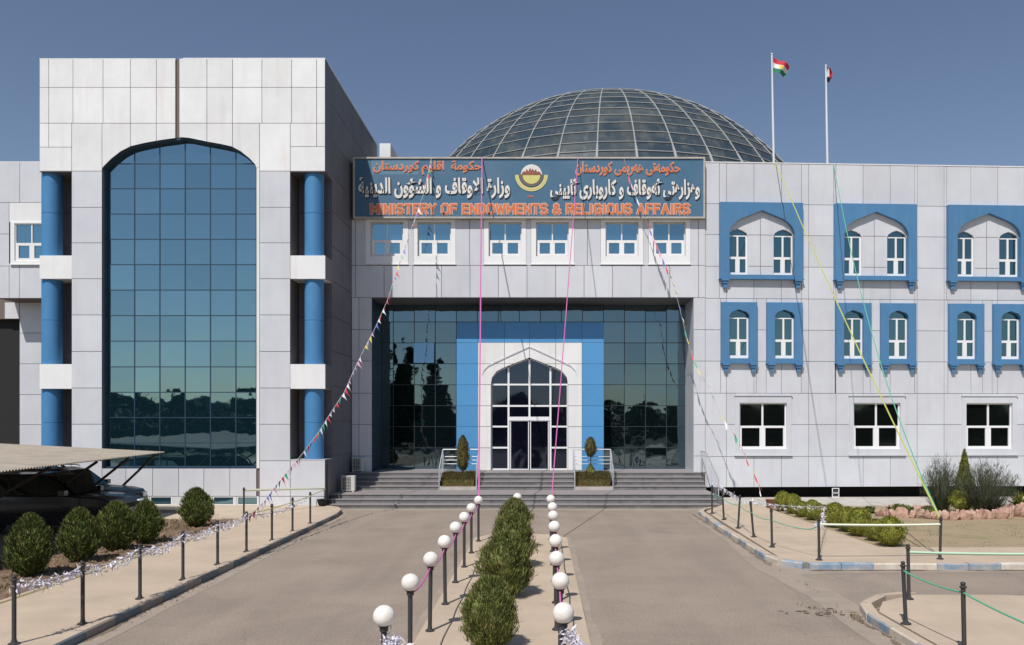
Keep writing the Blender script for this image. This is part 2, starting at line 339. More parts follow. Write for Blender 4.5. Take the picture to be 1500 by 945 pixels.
for k in range(30): dirt(rd.uniform(6.3, 13), 19.2-rd.uniform(0, .06), rd.uniform(.1, .5), rd.uniform(.02, .05), .015+k*.00002)
for k in range(22): dirt(5.1+rd.gauss(0, .35), 14.95+rd.gauss(0, .22), rd.uniform(.02, .10), rd.uniform(.02, .07), .017+k*.00002)
tag(b.build('kerb_dirt', mat('brown_kerb_dirt', (.17, .125, .085), .95, col2=(.25, .195, .145), nscale=5)), 'brown dirt gathered along the kerb feet', 'dirt', kind='stuff')
# kerbs: rows of stones
def kerb(path, w, h, mats, ln, start=0, pick=None, sandy=.7):
    root = thing('kerb', None, None); root['kind'] = 'structure'; k = start
    for (a, b) in zip(path, path[1:]):
        a = Vector(a); b = Vector(b); L = (b-a).length; n = max(1, round(L/ln)); t = (b-a)/L; nr = Vector((t.y, -t.x))
        for i in range(n):
            p = a+t*(L*i/n+.006); q = a+t*(L*(i+1)/n-.006); dz = random.uniform(-.006, .006); e = random.uniform(-.008, .008)
            c = .025; m = MB()
            o = lambda P, d: (P.x+nr.x*(d+e), P.y+nr.y*(d+e))
            prof = [(w, 0), (w, h-c+dz), (w-c, h+dz), (0, h+dz), (0, 0)]
            vs = [(*o(p, d), z) for d, z in prof] + [(*o(q, d), z) for d, z in prof]
            m.m = 0; m.add(vs, [(0,1,2,3,4), (9,8,7,6,5)] + [(i2, 5+i2, 5+(i2+1) % 5, (i2+1) % 5) for i2 in range(5)])
            mm = mats[k % 2] if pick is None else mats[pick[k % len(pick)]]
            if sandy and random.random() < sandy: m.mi[4] = m.mi[5] = 1
            ks = m.build('kerb_stone', [mm, M['sand']], root); k += 1
            tag(ks)
    return root
kerb([(-7.36, -4.3), (-7.66, 29.6), (-7.8, 31.0), (-8.15, 31.9), (-8.7, 32.5)], .2, .155, [M['kerb_grey'], M['kerb_brown']], .92, sandy=1)
kerb([(6.7, 31.9), (6.25, 31.4), (6.0, 30.6), (5.84, 26.4), (5.77, 20.6), (5.88, 19.9), (6.28, 19.5)], .2, .15, [M['kerb_blue'], M['kerb_white']], .92, 0)
kerb([(6.28, 19.47), (30.28, 19.47)], .2, .15, [M['kerb_blue'], M['kerb_white']], .75, 0, [0, 0, 1, 1])
kerb([(7.3, 15.98), (6.6, 15.75), (6.05, 15.1), (5.86, 14.3), (5.86, 2)], .2, .15, [M['kerb_white'], M['kerb_blue']], .92, 0)
kerb([(-10.08, 2), (-10.12, 28.1)], .12, .17, [M['yellow_kerb'], M['yellow_kerb']], 1.2)

# ------------------------------------------------------------------ the building
BL = thing('ministry_building', 'large white and grey panelled public building with blue columns, arched glass tower and glazed dome', 'building', (0, 37.3, 0))
def part(b, name, m, parent=None):
    """child of the building; vertices are in world metres, so undo the building's own place"""
    o = b.build(name, m, parent or BL)
    if parent is None: o.location = (0, -37.3, 0)
    return o
GAP = .0105
def panel(par, xf, x0, x1, z0, z1, m, f=None, th=.03, g=GAP):
    """one cladding panel, its lower edge cut by the arch f if it reaches it"""
    x0 += g; x1 -= g; z0 += g; z1 -= g
    if f is None or all(f(x) <= z0 for x in xsamples(x0, x1, f)):
        poly = [(x0, z0), (x1, z0), (x1, z1), (x0, z1)]
    else:
        xs = xsamples(x0, x1, f); poly = [(x, max(z0, f(x)+.004)) for x in xs if max(z0, f(x)+.004) < z1-.01]
        if len(poly) < 2: return
        poly += [(poly[-1][0], z1), (poly[0][0], z1)]
    t = (random.gauss(0, .0012), random.gauss(0, .0012))
    b = MB(xf); b.prism(poly, -th, .0, t); return b.build('panel', m, par)
def pane(par, xf, x0, x1, z0, z1, m, f=None, y=0, g=.012, tilt=.0016, name='glass_pane'):
    x0 += g; x1 -= g; z0 += g; z1 -= g
    if f is None: poly = [(x0, z0), (x1, z0), (x1, z1), (x0, z1)]
    else:
        xs = xsamples(x0, x1, f); top = [(x, min(z1, f(x)-.004)) for x in xs if min(z1, f(x)-.004) > z0+.01]
        if len(top) < 2: return
        poly = [(top[0][0], z0), (top[-1][0], z0)] + top[::-1]
    b = MB(xf); b.prism(poly, y-.012, y, (random.gauss(0, tilt), random.gauss(0, tilt))); return b.build(name, m, par)
def arch_plate(b, x0, x1, z0, z1, a, c, f, zb, yf, yb):
    """plate x0..x1, z0..z1 with an opening a..c, from zb up to the arch f"""
    b.box(x0, a, yf, yb, z0, z1); b.box(c, x1, yf, yb, z0, z1)
    if zb > z0+1e-4: b.box(a, c, yf, yb, z0, zb)
    xs = xsamples(a, c, f)
    for p, q in zip(xs, xs[1:]): b.prism([(p, f(p)), (q, f(q)), (q, z1), (p, z1)], yf, yb)

# --- stair tower
xt = at(DT); tx = lambda p: PX(p, DT); tz = lambda p: PZ(p, DT)
TL, TR, TTOP = tx(58.5), tx(476.5), tz(86)
AT = arch([(tx(a), tz(b)) for a, b in [(150,247),(152,244),(163,233),(177,222),(192,214.5),(213,209.5),(236,205.5),(258,202.5),(267,201.5),(277,202.3),(303,207.7),(322,211),(340,215),(353,222),(366,232.5),(374,241),(376,246)]])
GL, GR = tx(150), tx(376); GB = tz(686)
core = MB(xt)
core.box(tx(105.5)+.02, GL, .03, 10.3, 0, TTOP-.03); core.box(GR, tx(425.5)-.02, .03, 10.3, 0, TTOP-.03)      # piers
core.box(GL, GR, .034, 1.2, 0, GB-.03)                                                         # under the glass
xs = xsamples(GL, GR, AT)
for p, q in zip(xs, xs[1:]): core.prism([(p, AT(p)+.02), (q, AT(q)+.02), (q, TTOP-.032), (p, TTOP-.032)], .032, 1.2)
NT, B1a, B1b, B2a, B2b, NB = tz(251), tz(374.5), tz(408.5), tz(533.5), tz(569.5), tz(674)
for (a, c, sgn) in ((TL, tx(105.5), -1), (tx(425.5), TR, 1)):
    core.box(a+.03, c-.03, .036, 1.05, NT+.03, TTOP-.034); core.box(a+.03, c-.03, .036, 1.05, 0, NB-.03)
    core.box(a+.03, c-.03, 1.05, 10.3, 0, TTOP-.036)
core.box(GL, GR, 1.2, 10.3, 0, TTOP-.04)
tower = part(core, 'tower_wall', M['joint'])
wm = M['panel_white']; gm = M['panel_grey']
rows = [tz(86), tz(128.5), tz(181)]
vx = [58.5, 72, 107.5, 151.5, 191.5, 229.5, 257.5, 263, 303.5, 341, 384, 427.5, 464, 476.5]
for r in range(2):
    for i in range(len(vx)-1):
        if i == 6: continue
        panel(tower, xt, tx(vx[i]), tx(vx[i+1]), rows[r+1], rows[r], wm)
for i in range(len(vx)-1):
    a, c = vx[i], vx[i+1]
    if i == 6: continue
    if c <= 108: panel(tower, xt, tx(a), tx(c if c < 100 else 105.5), tz(216), rows[2], wm)
    elif a >= 427: panel(tower, xt, tx(a if a > 430 else 425.5), tx(c), tz(215), rows[2], wm)
    elif c == 151.5: panel(tower, xt, tx(105.5), GL, tz(251), rows[2], wm)
    elif c == 427.5: panel(tower, xt, tx(380.5), tx(425.5), tz(251), rows[2], wm)
    else: panel(tower, xt, max(tx(a if a != 151.5 else 150), GL), tx(c if c != 384 else 380.5), tz(251), rows[2], wm, AT)
    if c == 384: pass
panel(tower, xt, TL, tx(105.5), tz(251), tz(216), wm); panel(tower, xt, tx(425.5), TR, tz(251), tz(215), wm)
b = MB(xt); b.box(GR+.005, tx(380.5)-.008, -.028, .02, GB, AT(GR)-.004); b.build('edge_trim', wm, tower)
notch = MB(xt); notch.box(tx(257.5)+.01, tx(263)-.01, .05, .06, AT(tx(260))+.01, TTOP-.12); notch.build('groove_strip', M['joint'], tower)
for (a, c) in ((105.5, 150), (380.5, 425.5)):
    ys = [251, 304, 356, 408.5, 461.5, 515, 568.5, 621.5, 675, 727]
    for u, v in zip(ys, ys[1:]): panel(tower, xt, tx(a), tx(c), tz(v), tz(u), gm)
    panel(tower, xt, tx(a), tx(c), 0.03, tz(727), gm)
uv = [150, 185, 224, 262, 299, 337, 376]
for u, v in zip(uv, uv[1:]): panel(tower, xt, tx(u), tx(v), tz(727), GB, gm)
panel(tower, xt, TL, tx(105.5), tz(727), NB, gm); panel(tower, xt, tx(425.5), TR, tz(727), NB, gm)
panel(tower, xt, TL, tx(105.5), .03, tz(727), gm); panel(tower, xt, tx(425.5), TR, .03, tz(727), gm)
for u, v in ((150, 194), (252, 312), (378, 380.5)):
    panel(tower, xt, tx(u), tx(v), .03, tz(727), gm)
panel(tower, xt, tx(216), tx(220), .03, tz(727), gm); panel(tower, xt, tx(343), tx(347.5), .03, tz(727), gm)
# white bands across the corner niches, niche lining and round columns
for (a, c, side) in ((TL, tx(105.5), 'l'), (tx(425.5), TR, 'r')):
    for z0, z1 in ((B1b, B1a), (B2b, B2a)):
        b = MB(xt); b.box(a, c, -.02, 1.04, z0, z1); b.build('band', wm, tower)
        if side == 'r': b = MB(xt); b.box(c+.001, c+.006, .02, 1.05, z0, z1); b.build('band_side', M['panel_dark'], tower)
    for zt, zb in ((NT, B1a), (B1b, B2a), (B2b, NB)):
        hh = (zt-zb)/2.4
        for k in range(3):
            z1 = zt-k*hh; z0 = max(zb, z1-hh)
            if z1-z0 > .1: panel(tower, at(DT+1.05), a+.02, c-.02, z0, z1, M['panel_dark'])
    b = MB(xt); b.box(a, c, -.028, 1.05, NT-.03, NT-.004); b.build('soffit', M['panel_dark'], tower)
    b = MB(xt); b.box(a, c, -.028, 1.05, NB+.002, NB+.03); b.build('ledge', gm, tower)
cx_l, cx_r = PX(76.5, DT+.44), PX(460.5, DT+.44)
for cx in (cx_l, cx_r):
    for zb, zt in ((B1a, NT-.03), (B2a, B1b), (NB+.03, B2b)):
        cb = MB(xt); zj = zb+(zt-zb)*.52
        cb.lathe([(0, zb), (.38, zb), (.38, zj-.012), (.362, zj), (.38, zj+.012), (.38, zt), (0, zt)], (cx, .44, 0), 40)
        part(cb, 'column', M['blue_col'])
# side wall panels of the tower (facing the entrance)
zz = [TTOP, rows[1], rows[2], NT, B1a, B2a+.5, B2a-1.6, NB, .45, .03]
zz = [TTOP] + [TTOP-1.45*k for k in range(1, 12)] + [.45]
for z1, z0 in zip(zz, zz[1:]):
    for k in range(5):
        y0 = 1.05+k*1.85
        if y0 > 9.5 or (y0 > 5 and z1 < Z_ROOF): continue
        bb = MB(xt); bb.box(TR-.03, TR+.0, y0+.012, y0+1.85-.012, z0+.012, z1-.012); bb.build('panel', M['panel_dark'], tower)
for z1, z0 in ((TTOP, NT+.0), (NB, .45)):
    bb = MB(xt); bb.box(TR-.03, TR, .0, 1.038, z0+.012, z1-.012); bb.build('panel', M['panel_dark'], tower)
# parapet cap
b = MB(xt); b.box(TL, tx(257.5), -.03, .5, TTOP-.04, TTOP); b.box(tx(257.5)+.3, TR, -.03, .5, TTOP-.04, TTOP+.02); b.box(TR-.25, TR+.01, .5, 10.3, TTOP-.04, TTOP+.02); b.box(TL, TL+.25, .5, 10.3, TTOP-.04, TTOP+.01)
b.build('parapet_cap', wm, tower)

# tower curtain wall
YG = .30
fr = MB(xt); mx = [150, 192, 229.3, 266.7, 304, 341.7, 376]; my = [686, 649.2, 611.8, 574.4, 536.8, 498.8, 461, 423.3, 385.7, 348.3, 311, 273.5, 236.8, 199.4]
for p in mx[1:-1]:
    x = tx(p); fr.box(x-.018, x+.018, YG-.03, YG+.06, GB, AT(x)-.01)
for i, p in enumerate(my[1:-1]):
    z = tz(p); fr.box(GL+.02, GR-.02, YG-.026, YG+.056, z-.018, z+.018) if z < AT(GL) else fr.box(tx(160), tx(367), YG-.026, YG+.056, z-.018, z+.018)
fr.m = 1
fr.box(GL+.003, GL+.05, .04, YG+.05, GB, AT(GL)); fr.box(GR-.05, GR-.003, .04, YG+.05, GB, AT(GR))
for p, q in zip(xs, xs[1:]): fr.prism([(p, AT(p)-.07), (q, AT(q)-.07), (q, AT(q)-.002), (p, AT(p)-.002)], .04, YG+.05)
fr.m = 0; fr.box(GL+.05, GR-.05, .1, YG+.05, GB, GB+.06)
fr.box(GL, GR, YG+.08, YG+.1, GB, AT(GL)-.05)
cw = part(fr, 'curtain_wall_frame', [M['mullion_blue'], M['reveal_navy']])
for i in range(6):
    for j in range(13):
        pane(cw, xt, tx(mx[i])+(.04 if i == 0 else 0), tx(mx[i+1])-(.04 if i == 5 else 0), tz(my[j]), tz(my[j+1]), M['glass_tower'], arch([(x, AT(x)-.06) for x in AT.xs]), YG, .014, .0030)
# basement windows of the tower
def box_frame(b, x0, x1, z0, z1, t, y0, y1):
    b.box(x0, x0+t, y0, y1, z0, z1); b.box(x1-t, x1, y0, y1, z0, z1); b.box(x0+t, x1-t, y0, y1, z0, z0+t); b.box(x0+t, x1-t, y0, y1, z1-t, z1)
for a, c in ((194, 216), (220, 252), (312, 343), (347.5, 378)):
    w = MB(xt); box_frame(w, tx(a), tx(c), .14, tz(727.3), .035, -.01, .028); wo = part(w, 'basement_window', M['frame_white'])
    pane(wo, xt, tx(a)+.035, tx(c)-.035, .175, tz(727.3)-.035, M['glass_top'], None, .02)

# --- left wing (behind the tower)
xw = at(DW); wx = lambda p: PX(p, DW); wz = lambda p: PZ(p, DW)
core = MB(xw); XE = -24.85
core.box(XE, TL+.2, .03, 7, wz(437)+.01, Z_ROOF-.03)
core.box(XE-12, TL+.2, 1.31, 7, wz(462), Z_ROOF-.04); core.box(-24.6, TL+.2, 1.31, 7, 0, wz(462))
lwall = part(core, 'left_wing_wall', M['joint'])
for a, c in ((-1, 29.5), (29.5, 70)): panel(lwall, xw, max(XE, wx(a)), wx(c), wz(297), Z_ROOF, gm)
for u, v in ((297, 343), (343, 390), (390, 437)):
    panel(lwall, xw, XE, wx(14), wz(v), wz(u), gm)
panel(lwall, xw, wx(14), wx(72), wz(326), wz(297), wm)
for a, c in ((14, 29), (29, 72)): panel(lwall, xw, wx(a), wx(c), wz(437), wz(388), gm)
xl2 = at(DW+1.28)
zl = [wz(437), PZ(488, DW+1.28), PZ(533, DW+1.28), PZ(578, DW+1.28), PZ(622, DW+1.28), PZ(668, DW+1.28), .05]
for i, (z1, z0) in enumerate(zip(zl, zl[1:])): panel(lwall, xl2, -24.6, TL+.3, z0, z1, gm)
panel(lwall, xl2, -25.3, -24.61, wz(462), wz(437), gm)
b = MB(xw); b.box(-37, -24.7, 1.6, 1.7, 0, wz(462)); b.build('dark_glazing', M['interior'], lwall)

# --- windows
def simple_window(xf, x0, x1, z0, z1, glass, parent=None, kind='casement', y=0.0, name='window'):
    """white frame with fixed upper lights and two smaller sashes below"""
    w = MB(xf); W_ = x1-x0; H = z1-z0; t = .05; xm = (x0+x1)/2; zt = z0+H*.45
    box_frame(w, x0, x1, z0, z1, t, y-.03, y+.05)
    w.box(xm-.028, xm+.028, y-.028, y+.04, zt+.06, z1-t)
    w.box(x0+t, x1-t, y-.034, y+.045, zt-.06, zt+.06)
    s = .11
    w.box(x0+t, x0+t+s, y-.032, y+.045, z0+t, zt-.06); w.box(x1-t-s, x1-t, y-.032, y+.045, z0+t, zt-.06)
    w.box(xm-s, xm+s, y-.032, y+.045, z0+t, zt-.06); w.box(x0+t+s, xm-s, y-.031, y+.045, z0+t, z0+t+s*.8); w.box(xm+s, x1-t-s, y-.031, y+.045, z0+t, z0+t+s*.8)
    o = part(w, name, M['frame_white'])
    for a, c, p, q in ((x0+t, xm-.028, zt+.06, z1-t), (xm+.028, x1-t, zt+.06, z1-t), (x0+t+s, xm-s, z0+t+s*.8, zt-.06), (xm+s, x1-t-s, z0+t+s*.8, zt-.06)):
        pane(o, xf, a, c, p, q, glass, None, y+.02, -.004, .003, 'pane')
    return o
def surround(xf, x0, x1, z0, z1, a, c, p, q, m, proud=.05, back=.02):
    b = MB(xf); b.box(x0, a, -proud, back, z0, z1); b.box(c, x1, -proud, back, z0, z1); b.box(a, c, -proud, back, z0, p); b.box(a, c, -proud, back, q, z1)
    b.box(x0-.03, x1+.03, -proud-.03, back, z0-.05, z0)
    return b
# left wing window
w = simple_window(xw, wx(23), wx(72), wz(383), wz(328), M['glass_top'], y=-.012); sb = surround(xw, wx(17), wx(78), wz(387), wz(326), wx(23), wx(72), wz(383), wz(328), M['frame_white'], .09, .02); sb.build('surround', M['frame_white'], w)

# --- central block over the entrance
BX0 = TR; BX1 = wx(1033); ZS = wz(436)
RL, RR = wx(545), wx(1016)
core = MB(xw)
core.box(BX0, RL-.03, .032, 3.2, 0, ZS); core.box(RR+.03, BX1, .032, 3.2, 0, ZS)
wins = [(543, 590.5), (611.8, 660.5), (715.8, 764), (785.3, 833), (887, 935), (956.5, 1004)]
zw0, zw1 = wz(375.5), wz(326)
core.box(BX0, BX1, .03, .5, zw1, Z_ROOF-.03); core.box(BX0, BX1, .03, .5, ZS+.01, zw0)
ed = [BX0] + [wx(v) for ab in wins for v in ab] + [BX1]
for i in range(0, len(ed), 2): core.box(ed[i], ed[i+1], .031, .5, zw0, zw1)
core.box(BX0, BX1, .5, 40, ZS+.012, Z_ROOF-.2)
bwall = part(core, 'entrance_block_wall', M['joint'])
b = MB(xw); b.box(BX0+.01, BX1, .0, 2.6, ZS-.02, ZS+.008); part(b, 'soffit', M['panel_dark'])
vj = [515, 521, 562.8, 605, 646.8, 688.6, 730, 772, 814, 855.5, 897, 939, 981, 1023, 1033]
for a, c in zip(vj, vj[1:]): panel(bwall, xw, wx(a), wx(c), ZS, wz(389), gm)
outs = [(535.5, 598), (606.4, 667.5), (709, 770.5), (778, 841), (880, 942), (950, 1011)]
gaps = [(515, 521), (521, 535.5), (598, 606.4), (667.5, 688), (688, 709), (770.5, 778), (841, 860.5), (860.5, 880), (942, 950), (1011, 1023), (1023, 1033)]
for a, c in gaps: panel(bwall, xw, wx(a), wx(c), wz(389), wz(322), gm)
for a, c in zip(vj[1:], vj[2:]): panel(bwall, xw, wx(a), wx(c), wz(322), Z_ROOF, gm)
for (a, c), (p, q) in zip(wins, outs):
    w = simple_window(xw, wx(a), wx(c), zw0, zw1, M['glass_top'], y=.13)
    sb = surround(xw, wx(p), wx(q), wz(386.5), wz(322)+.0, wx(a), wx(c), zw0, zw1, None, .045, .16); sb.build('surround', M['frame_white'], w)
lr = [wz(v) for v in (436, 483, 529, 576, 622, 668, 692)]
for z1, z0 in zip(lr, lr[1:]):
    panel(bwall, xw, wx(515)+.01, wx(526), z0, z1, gm); panel(bwall, xw, wx(526), RL, z0, z1, gm)
    panel(bwall, xw, RR, BX1, z0, z1, gm)
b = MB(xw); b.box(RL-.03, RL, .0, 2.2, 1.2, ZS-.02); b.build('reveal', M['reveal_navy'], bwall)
b = MB(xw); b.box(RR, RR+.03, .0, 2.2, 1.2, ZS-.02); b.build('reveal', gm, bwall)

# --- recessed entrance glazing
xg = at(DG); gx = lambda p: PX(p, DG); gz = lambda p: PZ(p, DG)
gmx = [RL/ (DG/F) + 795] + [576.2+30.77*k for k in range(14)] + [RR/(DG/F)+795]
gmy = [687, 656, 625, 594.3, 563.6, 533, 502.4, 471.7, 446.5]
fr = MB(xg)
for p in gmx[1:-1]: fr.box(gx(p)-.016, gx(p)+.016, -.03, .05, 1.2, ZS-.02)
for p in gmy[1:-1]: fr.box(RL, RR, -.026, .046, gz(p)-.016, gz(p)+.016)
fr.box(RL, RR, .06, .1, 1.2, ZS-.02)
ecw = part(fr, 'entrance_glazing_frame', M['frame_dark'])
for i in range(len(gmx)-1):
    for j in range(8):
        if 4 <= i <= 10 and j < 7 : continue
        if gx(gmx[i+1])-gx(gmx[i]) < .1: continue
        z1 = gz(gmy[j+1]) if j < 7 else ZS-.02
        if i == 2 and j == 5:                           # the window that stands open
            o = MB(xg); ax, bx, az, bz = gx(gmx[2])+.02, gx(gmx[3])-.02, gz(gmy[5])+.02, gz(gmy[6])-.02
            o.prism([(ax, az), (bx, az), (bx, bz), (ax, bz)], -.30, -.27, (0, .11)); oo = o.build('open_window', M['glass_tower'], ecw)
            tag(oo, 'top-hung pane standing open and reflecting the bright sky'); continue
        pane(ecw, xg, gx(gmx[i]), gx(gmx[i+1]), gz(gmy[j]), z1, M['glass_ent'], None, 0, .012, .0036)
# portal
xp = at(DP); qx = lambda p: PX(p, DP); qz = lambda p: PZ(p, DP)
P0, P1, PT = qx(668.8), qx(884.4), qz(472); W0, W1, WT = qx(700), qx(852.5), qz(502)
AO = arch([(qx(a), qz(c)) for a, c in [(719.3,562),(720.6,553),(727.9,543.8),(737,539),(756,531.5),(775.5,524),(795,531.5),(814,539),(823.1,543.8),(830.4,553),(831.8,562)]])
AM = arch([(qx(a), qz(c)) for a, c in [(707,548),(708.5,543),(714.8,536.3),(726,530.5),(750,519.5),(775.5,508),(801,519.5),(825,530.5),(836.2,536.3),(842.7,543),(844,548)]])
O0, O1 = qx(719.3), qx(831.8)
b = MB(xp); arch_plate(b, P0+.02, P1-.02, 1.2, PT-.02, O0-.02, O1+.02, arch([(x, AO(x)+.02) for x in AO.xs]), 1.2, .03, 1.0)
portal = part(b, 'portal_core', M['joint'])
pbm = M['portal_blue']
prow = [qz(472), qz(502), qz(533), qz(563.6), qz(594.5), qz(625), qz(656), 1.2]
for z1, z0 in zip(prow[1:], prow[2:]):
    panel(portal, xp, P0, W0, z0, z1, pbm, g=.006); panel(portal, xp, W1, P1, z0, z1, pbm, g=.006)
for a, c in zip([668.8, 700, 739, 775.5, 814, 852.5], [700, 739, 775.5, 814, 852.5, 884.4]): panel(portal, xp, qx(a), qx(c), prow[1], prow[0], pbm, g=.006)
for z1, z0 in zip(prow[1:], prow[2:]):
    for a, c in ((700, 739), (739, 775.5), (775.5, 814), (814, 852.5)):
        x0, x1 = qx(a), qx(c)
        if z0 >= qz(563.7):
            panel(portal, xp, x0, x1, z0, z1, wm, arch([(O0-.001, 0)] + [(x, AO(x)) for x in AO.xs] + [(O1+.001, 0)]), .05)
        else:
            if a == 700: panel(portal, xp, x0, O0, z0, z1, wm, None, .05)
            if c == 852.5: panel(portal, xp, O1, x1, z0, z1, wm, None, .05)
b = MB(xp); ms = AM.xs
for p, q in zip(ms, ms[1:]): b.prism([(p, AM(p)-.035), (q, AM(q)-.035), (q, AM(q)+.035), (p, AM(p)+.035)], -.085, -.045)
b.build('arch_moulding', gm, portal)
b = MB(xp); b.box(P0, P0+.02, 0, 1.0, 1.2, PT); b.box(P1-.02, P1, 0, 1.0, 1.2, PT); b.box(P0, P1, 0, 1.0, PT-.02, PT); b.build('portal_side', pbm, portal)
# door glazing inside the portal
dfr = MB(xp); Y0 = .18
d = [719.3, 744.7, 775.5, 806.3, 831.8]; dy = [687, 656, 625, 594.6, 563.2, 523]
for p in (744.7, 775.5, 806.3):
    x = qx(p); dfr.box(x-.045, x+.045, Y0-.04, Y0+.05, 1.2 if p != 775.5 else qz(612), AO(x)-.01)
for q in (656, 625):
    z = qz(q); dfr.box(O0+.04, qx(744.7)-.045, Y0-.036, Y0+.05, z-.04, z+.04); dfr.box(qx(806.3)+.045, O1-.04, Y0-.036, Y0+.05, z-.04, z+.04)
for q in (594.6, 563.2):
    z = qz(q); dfr.box(O0+.04, O1-.04, Y0-.034, Y0+.05, z-.04, z+.04)
dfr.box(O0, O0+.045, Y0-.05, Y0+.05, 1.2, AO(O0)); dfr.box(O1-.045, O1, Y0-.05, Y0+.05, 1.2, AO(O1)); dfr.box(O0+.045, qx(744.7)-.045, Y0-.05, Y0+.05, 1.2, 1.27); dfr.box(qx(806.3)+.045, O1-.045, Y0-.05, Y0+.05, 1.2, 1.27)
ax = AO.xs
for p, q in zip(ax, ax[1:]): dfr.prism([(p, AO(p)-.06), (q, AO(q)-.06), (q, AO(q)), (p, AO(p))], Y0-.04, Y0+.05)
dfr.box(qx(744.7)+.045, qx(806.3)-.045, Y0-.06, Y0+.06, qz(616), qz(610.5))
dg = part(dfr, 'door_surround_frame', M['frame_white'])
for i in range(4):
    for j in range(5):
        if i in (1, 2) and j < 2: continue
        z0, z1 = qz(dy[j]), qz(dy[j+1])
        if i in (1, 2) and j == 2: z0 = qz(611)
        pane(dg, xp, qx(d[i]), qx(d[i+1]), z0, z1, M['glass_door'], AO if j == 4 else None, Y0+.02, .03, .002)
for s_, (a, c) in enumerate(((747, 774.8), (776.4, 804))):
    b = MB(xp); box_frame(b, qx(a), qx(c), 1.21, qz(616), .04, Y0-.02, Y0+.04); dl = part(b, 'door_leaf', M['frame_white'])
    pane(dl, xp, qx(a)+.035, qx(c)-.035, 1.25, qz(616)-.035, M['glass_door'], None, Y0+.02, .0, .002, 'door_glass')
b = MB(xp); b.box(O0, O1, Y0+.1, Y0+.12, 1.2, AO(O0)+.6); part(b, 'entrance_backing', M['interior'])

# --- right wing: turned a little away from the street
A = R(2.7); ca, sa = math.cos(A), math.sin(A)
def xr(p): return (BX1+p[0]*ca-p[1]*sa, DW+p[0]*sa+p[1]*ca, p[2])
ux = lambda p: (p-1033)/32.2
LW = 22.0; PER = 5.3
core = MB(xr); core.box(0, LW, .22, 12, wz(714)+.02, Z_ROOF-.03)
rwall = part(core, 'right_wing_wall', M['joint'])
b = MB(xr); b.box(-.3, LW, .9, 1.0, -.02, wz(714)+.05); b.box(-.3, LW, .1, .95, wz(714)+.021, wz(714)+.04); part(b, 'plinth_recess', M['interior'])
b = MB(xr); b.box(.0, LW, .05, 39, Z_ROOF-.5, Z_ROOF-.035); part(b, 'roof_slab', M['conc'])
rr = [wz(v) for v in (237, 298, 343.5, 390, 437, 483, 529, 576, 622, 669, 714)]
cj = [0, ux(1064.5)] + [ux(1064.5)+1.27*k for k in range(1, 17)]
cj = [c for c in cj if c < LW]
# rectangles where windows stand (u0,u1,z0,z1)
holes = []
for k in range(4):
    o = PER*k
    holes += [(ux(1054)+o, ux(1176.5)+o, wz(409), wz(297)), (ux(1056)+o, ux(1109)+o, wz(532), wz(443)), (ux(1123.7)+o, ux(1176)+o, wz(532), wz(443)), (ux(1078)+o, ux(1160.5)+o, wz(666), wz(581))]
def rect_minus(rects, h):
    out = []
    for (a, c, p, q) in rects:
        x0, x1, z0, z1 = max(a, h[0]), min(c, h[1]), max(p, h[2]), min(q, h[3])
        if x0 >= x1-.001 or z0 >= z1-.001: out.append((a, c, p, q)); continue
        if h[0] > a: out.append((a, h[0], p, q))
        if h[1] < c: out.append((h[1], c, p, q))
        if h[2] > p: out.append((x0, x1, p, h[2]))
        if h[3] < q: out.append((x0, x1, h[3], q))
    return [r for r in out if r[1]-r[0] > .06 and r[3]-r[2] > .06]
xr2 = lambda p: xr((p[0], p[1]+.03, p[2]))
for i, (a, c) in enumerate(zip(cj, cj[1:])):
    for (z1, z0) in zip(rr, rr[1:]):
        rects = [(a, c, z0, z1)]
        for h in holes: rects = rect_minus(rects, h)
        for (p, q, s0, s1) in rects: panel(rwall, xr2, p, q, s0, s1, gm, None, .03)
# backing behind the panels except at the windows
bk = MB(xr)
for i, (a, c) in enumerate(zip(cj, cj[1:])):
    for (z1, z0) in zip(rr, rr[1:]):
        rects = [(a, c, z0, z1)]
        for h in holes: rects = rect_minus(rects, h)
        for (p, q, s0, s1) in rects: bk.box(p, q, .035, .22, s0, s1)
bk.build('wall_backing', M['joint'], rwall)

def arch_window(x0, x1, z0, zs, f, y):
    """slim white window with an arched dark head: two upper and two lower lights"""
    w = MB(xr); t = .035; xm = (x0+x1)/2; H = zs-z0; zt = z0+H*.44
    w.box(x0, x0+t, y-.03, y+.04, z0, zs); w.box(x1-t*2.2, x1, y-.03, y+.04, z0, zs)
    w.box(x0+t, x1-t*2.2, y-.03, y+.04, z0, z0+.14); w.box(x0+t, x1-t, y-.028, y+.04, zs-.05, zs)
    w.box(x0+t, x1-t, y-.032, y+.04, zt-.055, zt+.055); w.box(xm-.05, xm+.03, y-.034, y+.04, zt+.055, zs-.05)
    w.box(xm-.11, xm+.09, y-.033, y+.04, z0+.14, zt-.055)
    o = part(w, 'arched_window', M['frame_white'])
    pane(o, xr, x0+t, xm-.04, zt, zs-.04, M['glass_win'], None, y+.02, 0, .003, 'pane'); pane(o, xr, xm+.02, x1-t*2.2, zt, zs-.04, M['glass_win'], None, y+.02, 0, .003, 'pane')
    pane(o, xr, x0+t, xm-.1, z0+.14, zt, M['glass_win'], None, y+.02, 0, .003, 'pane'); pane(o, xr, xm+.08, x1-t*2.2, z0+.14, zt, M['glass_win'], None, y+.02, 0, .003, 'pane')
    pane(o, xr, x0, x1, zs, zs+1, M['glass_win'], f, y+.02, .004, .003, 'pane')
    return o
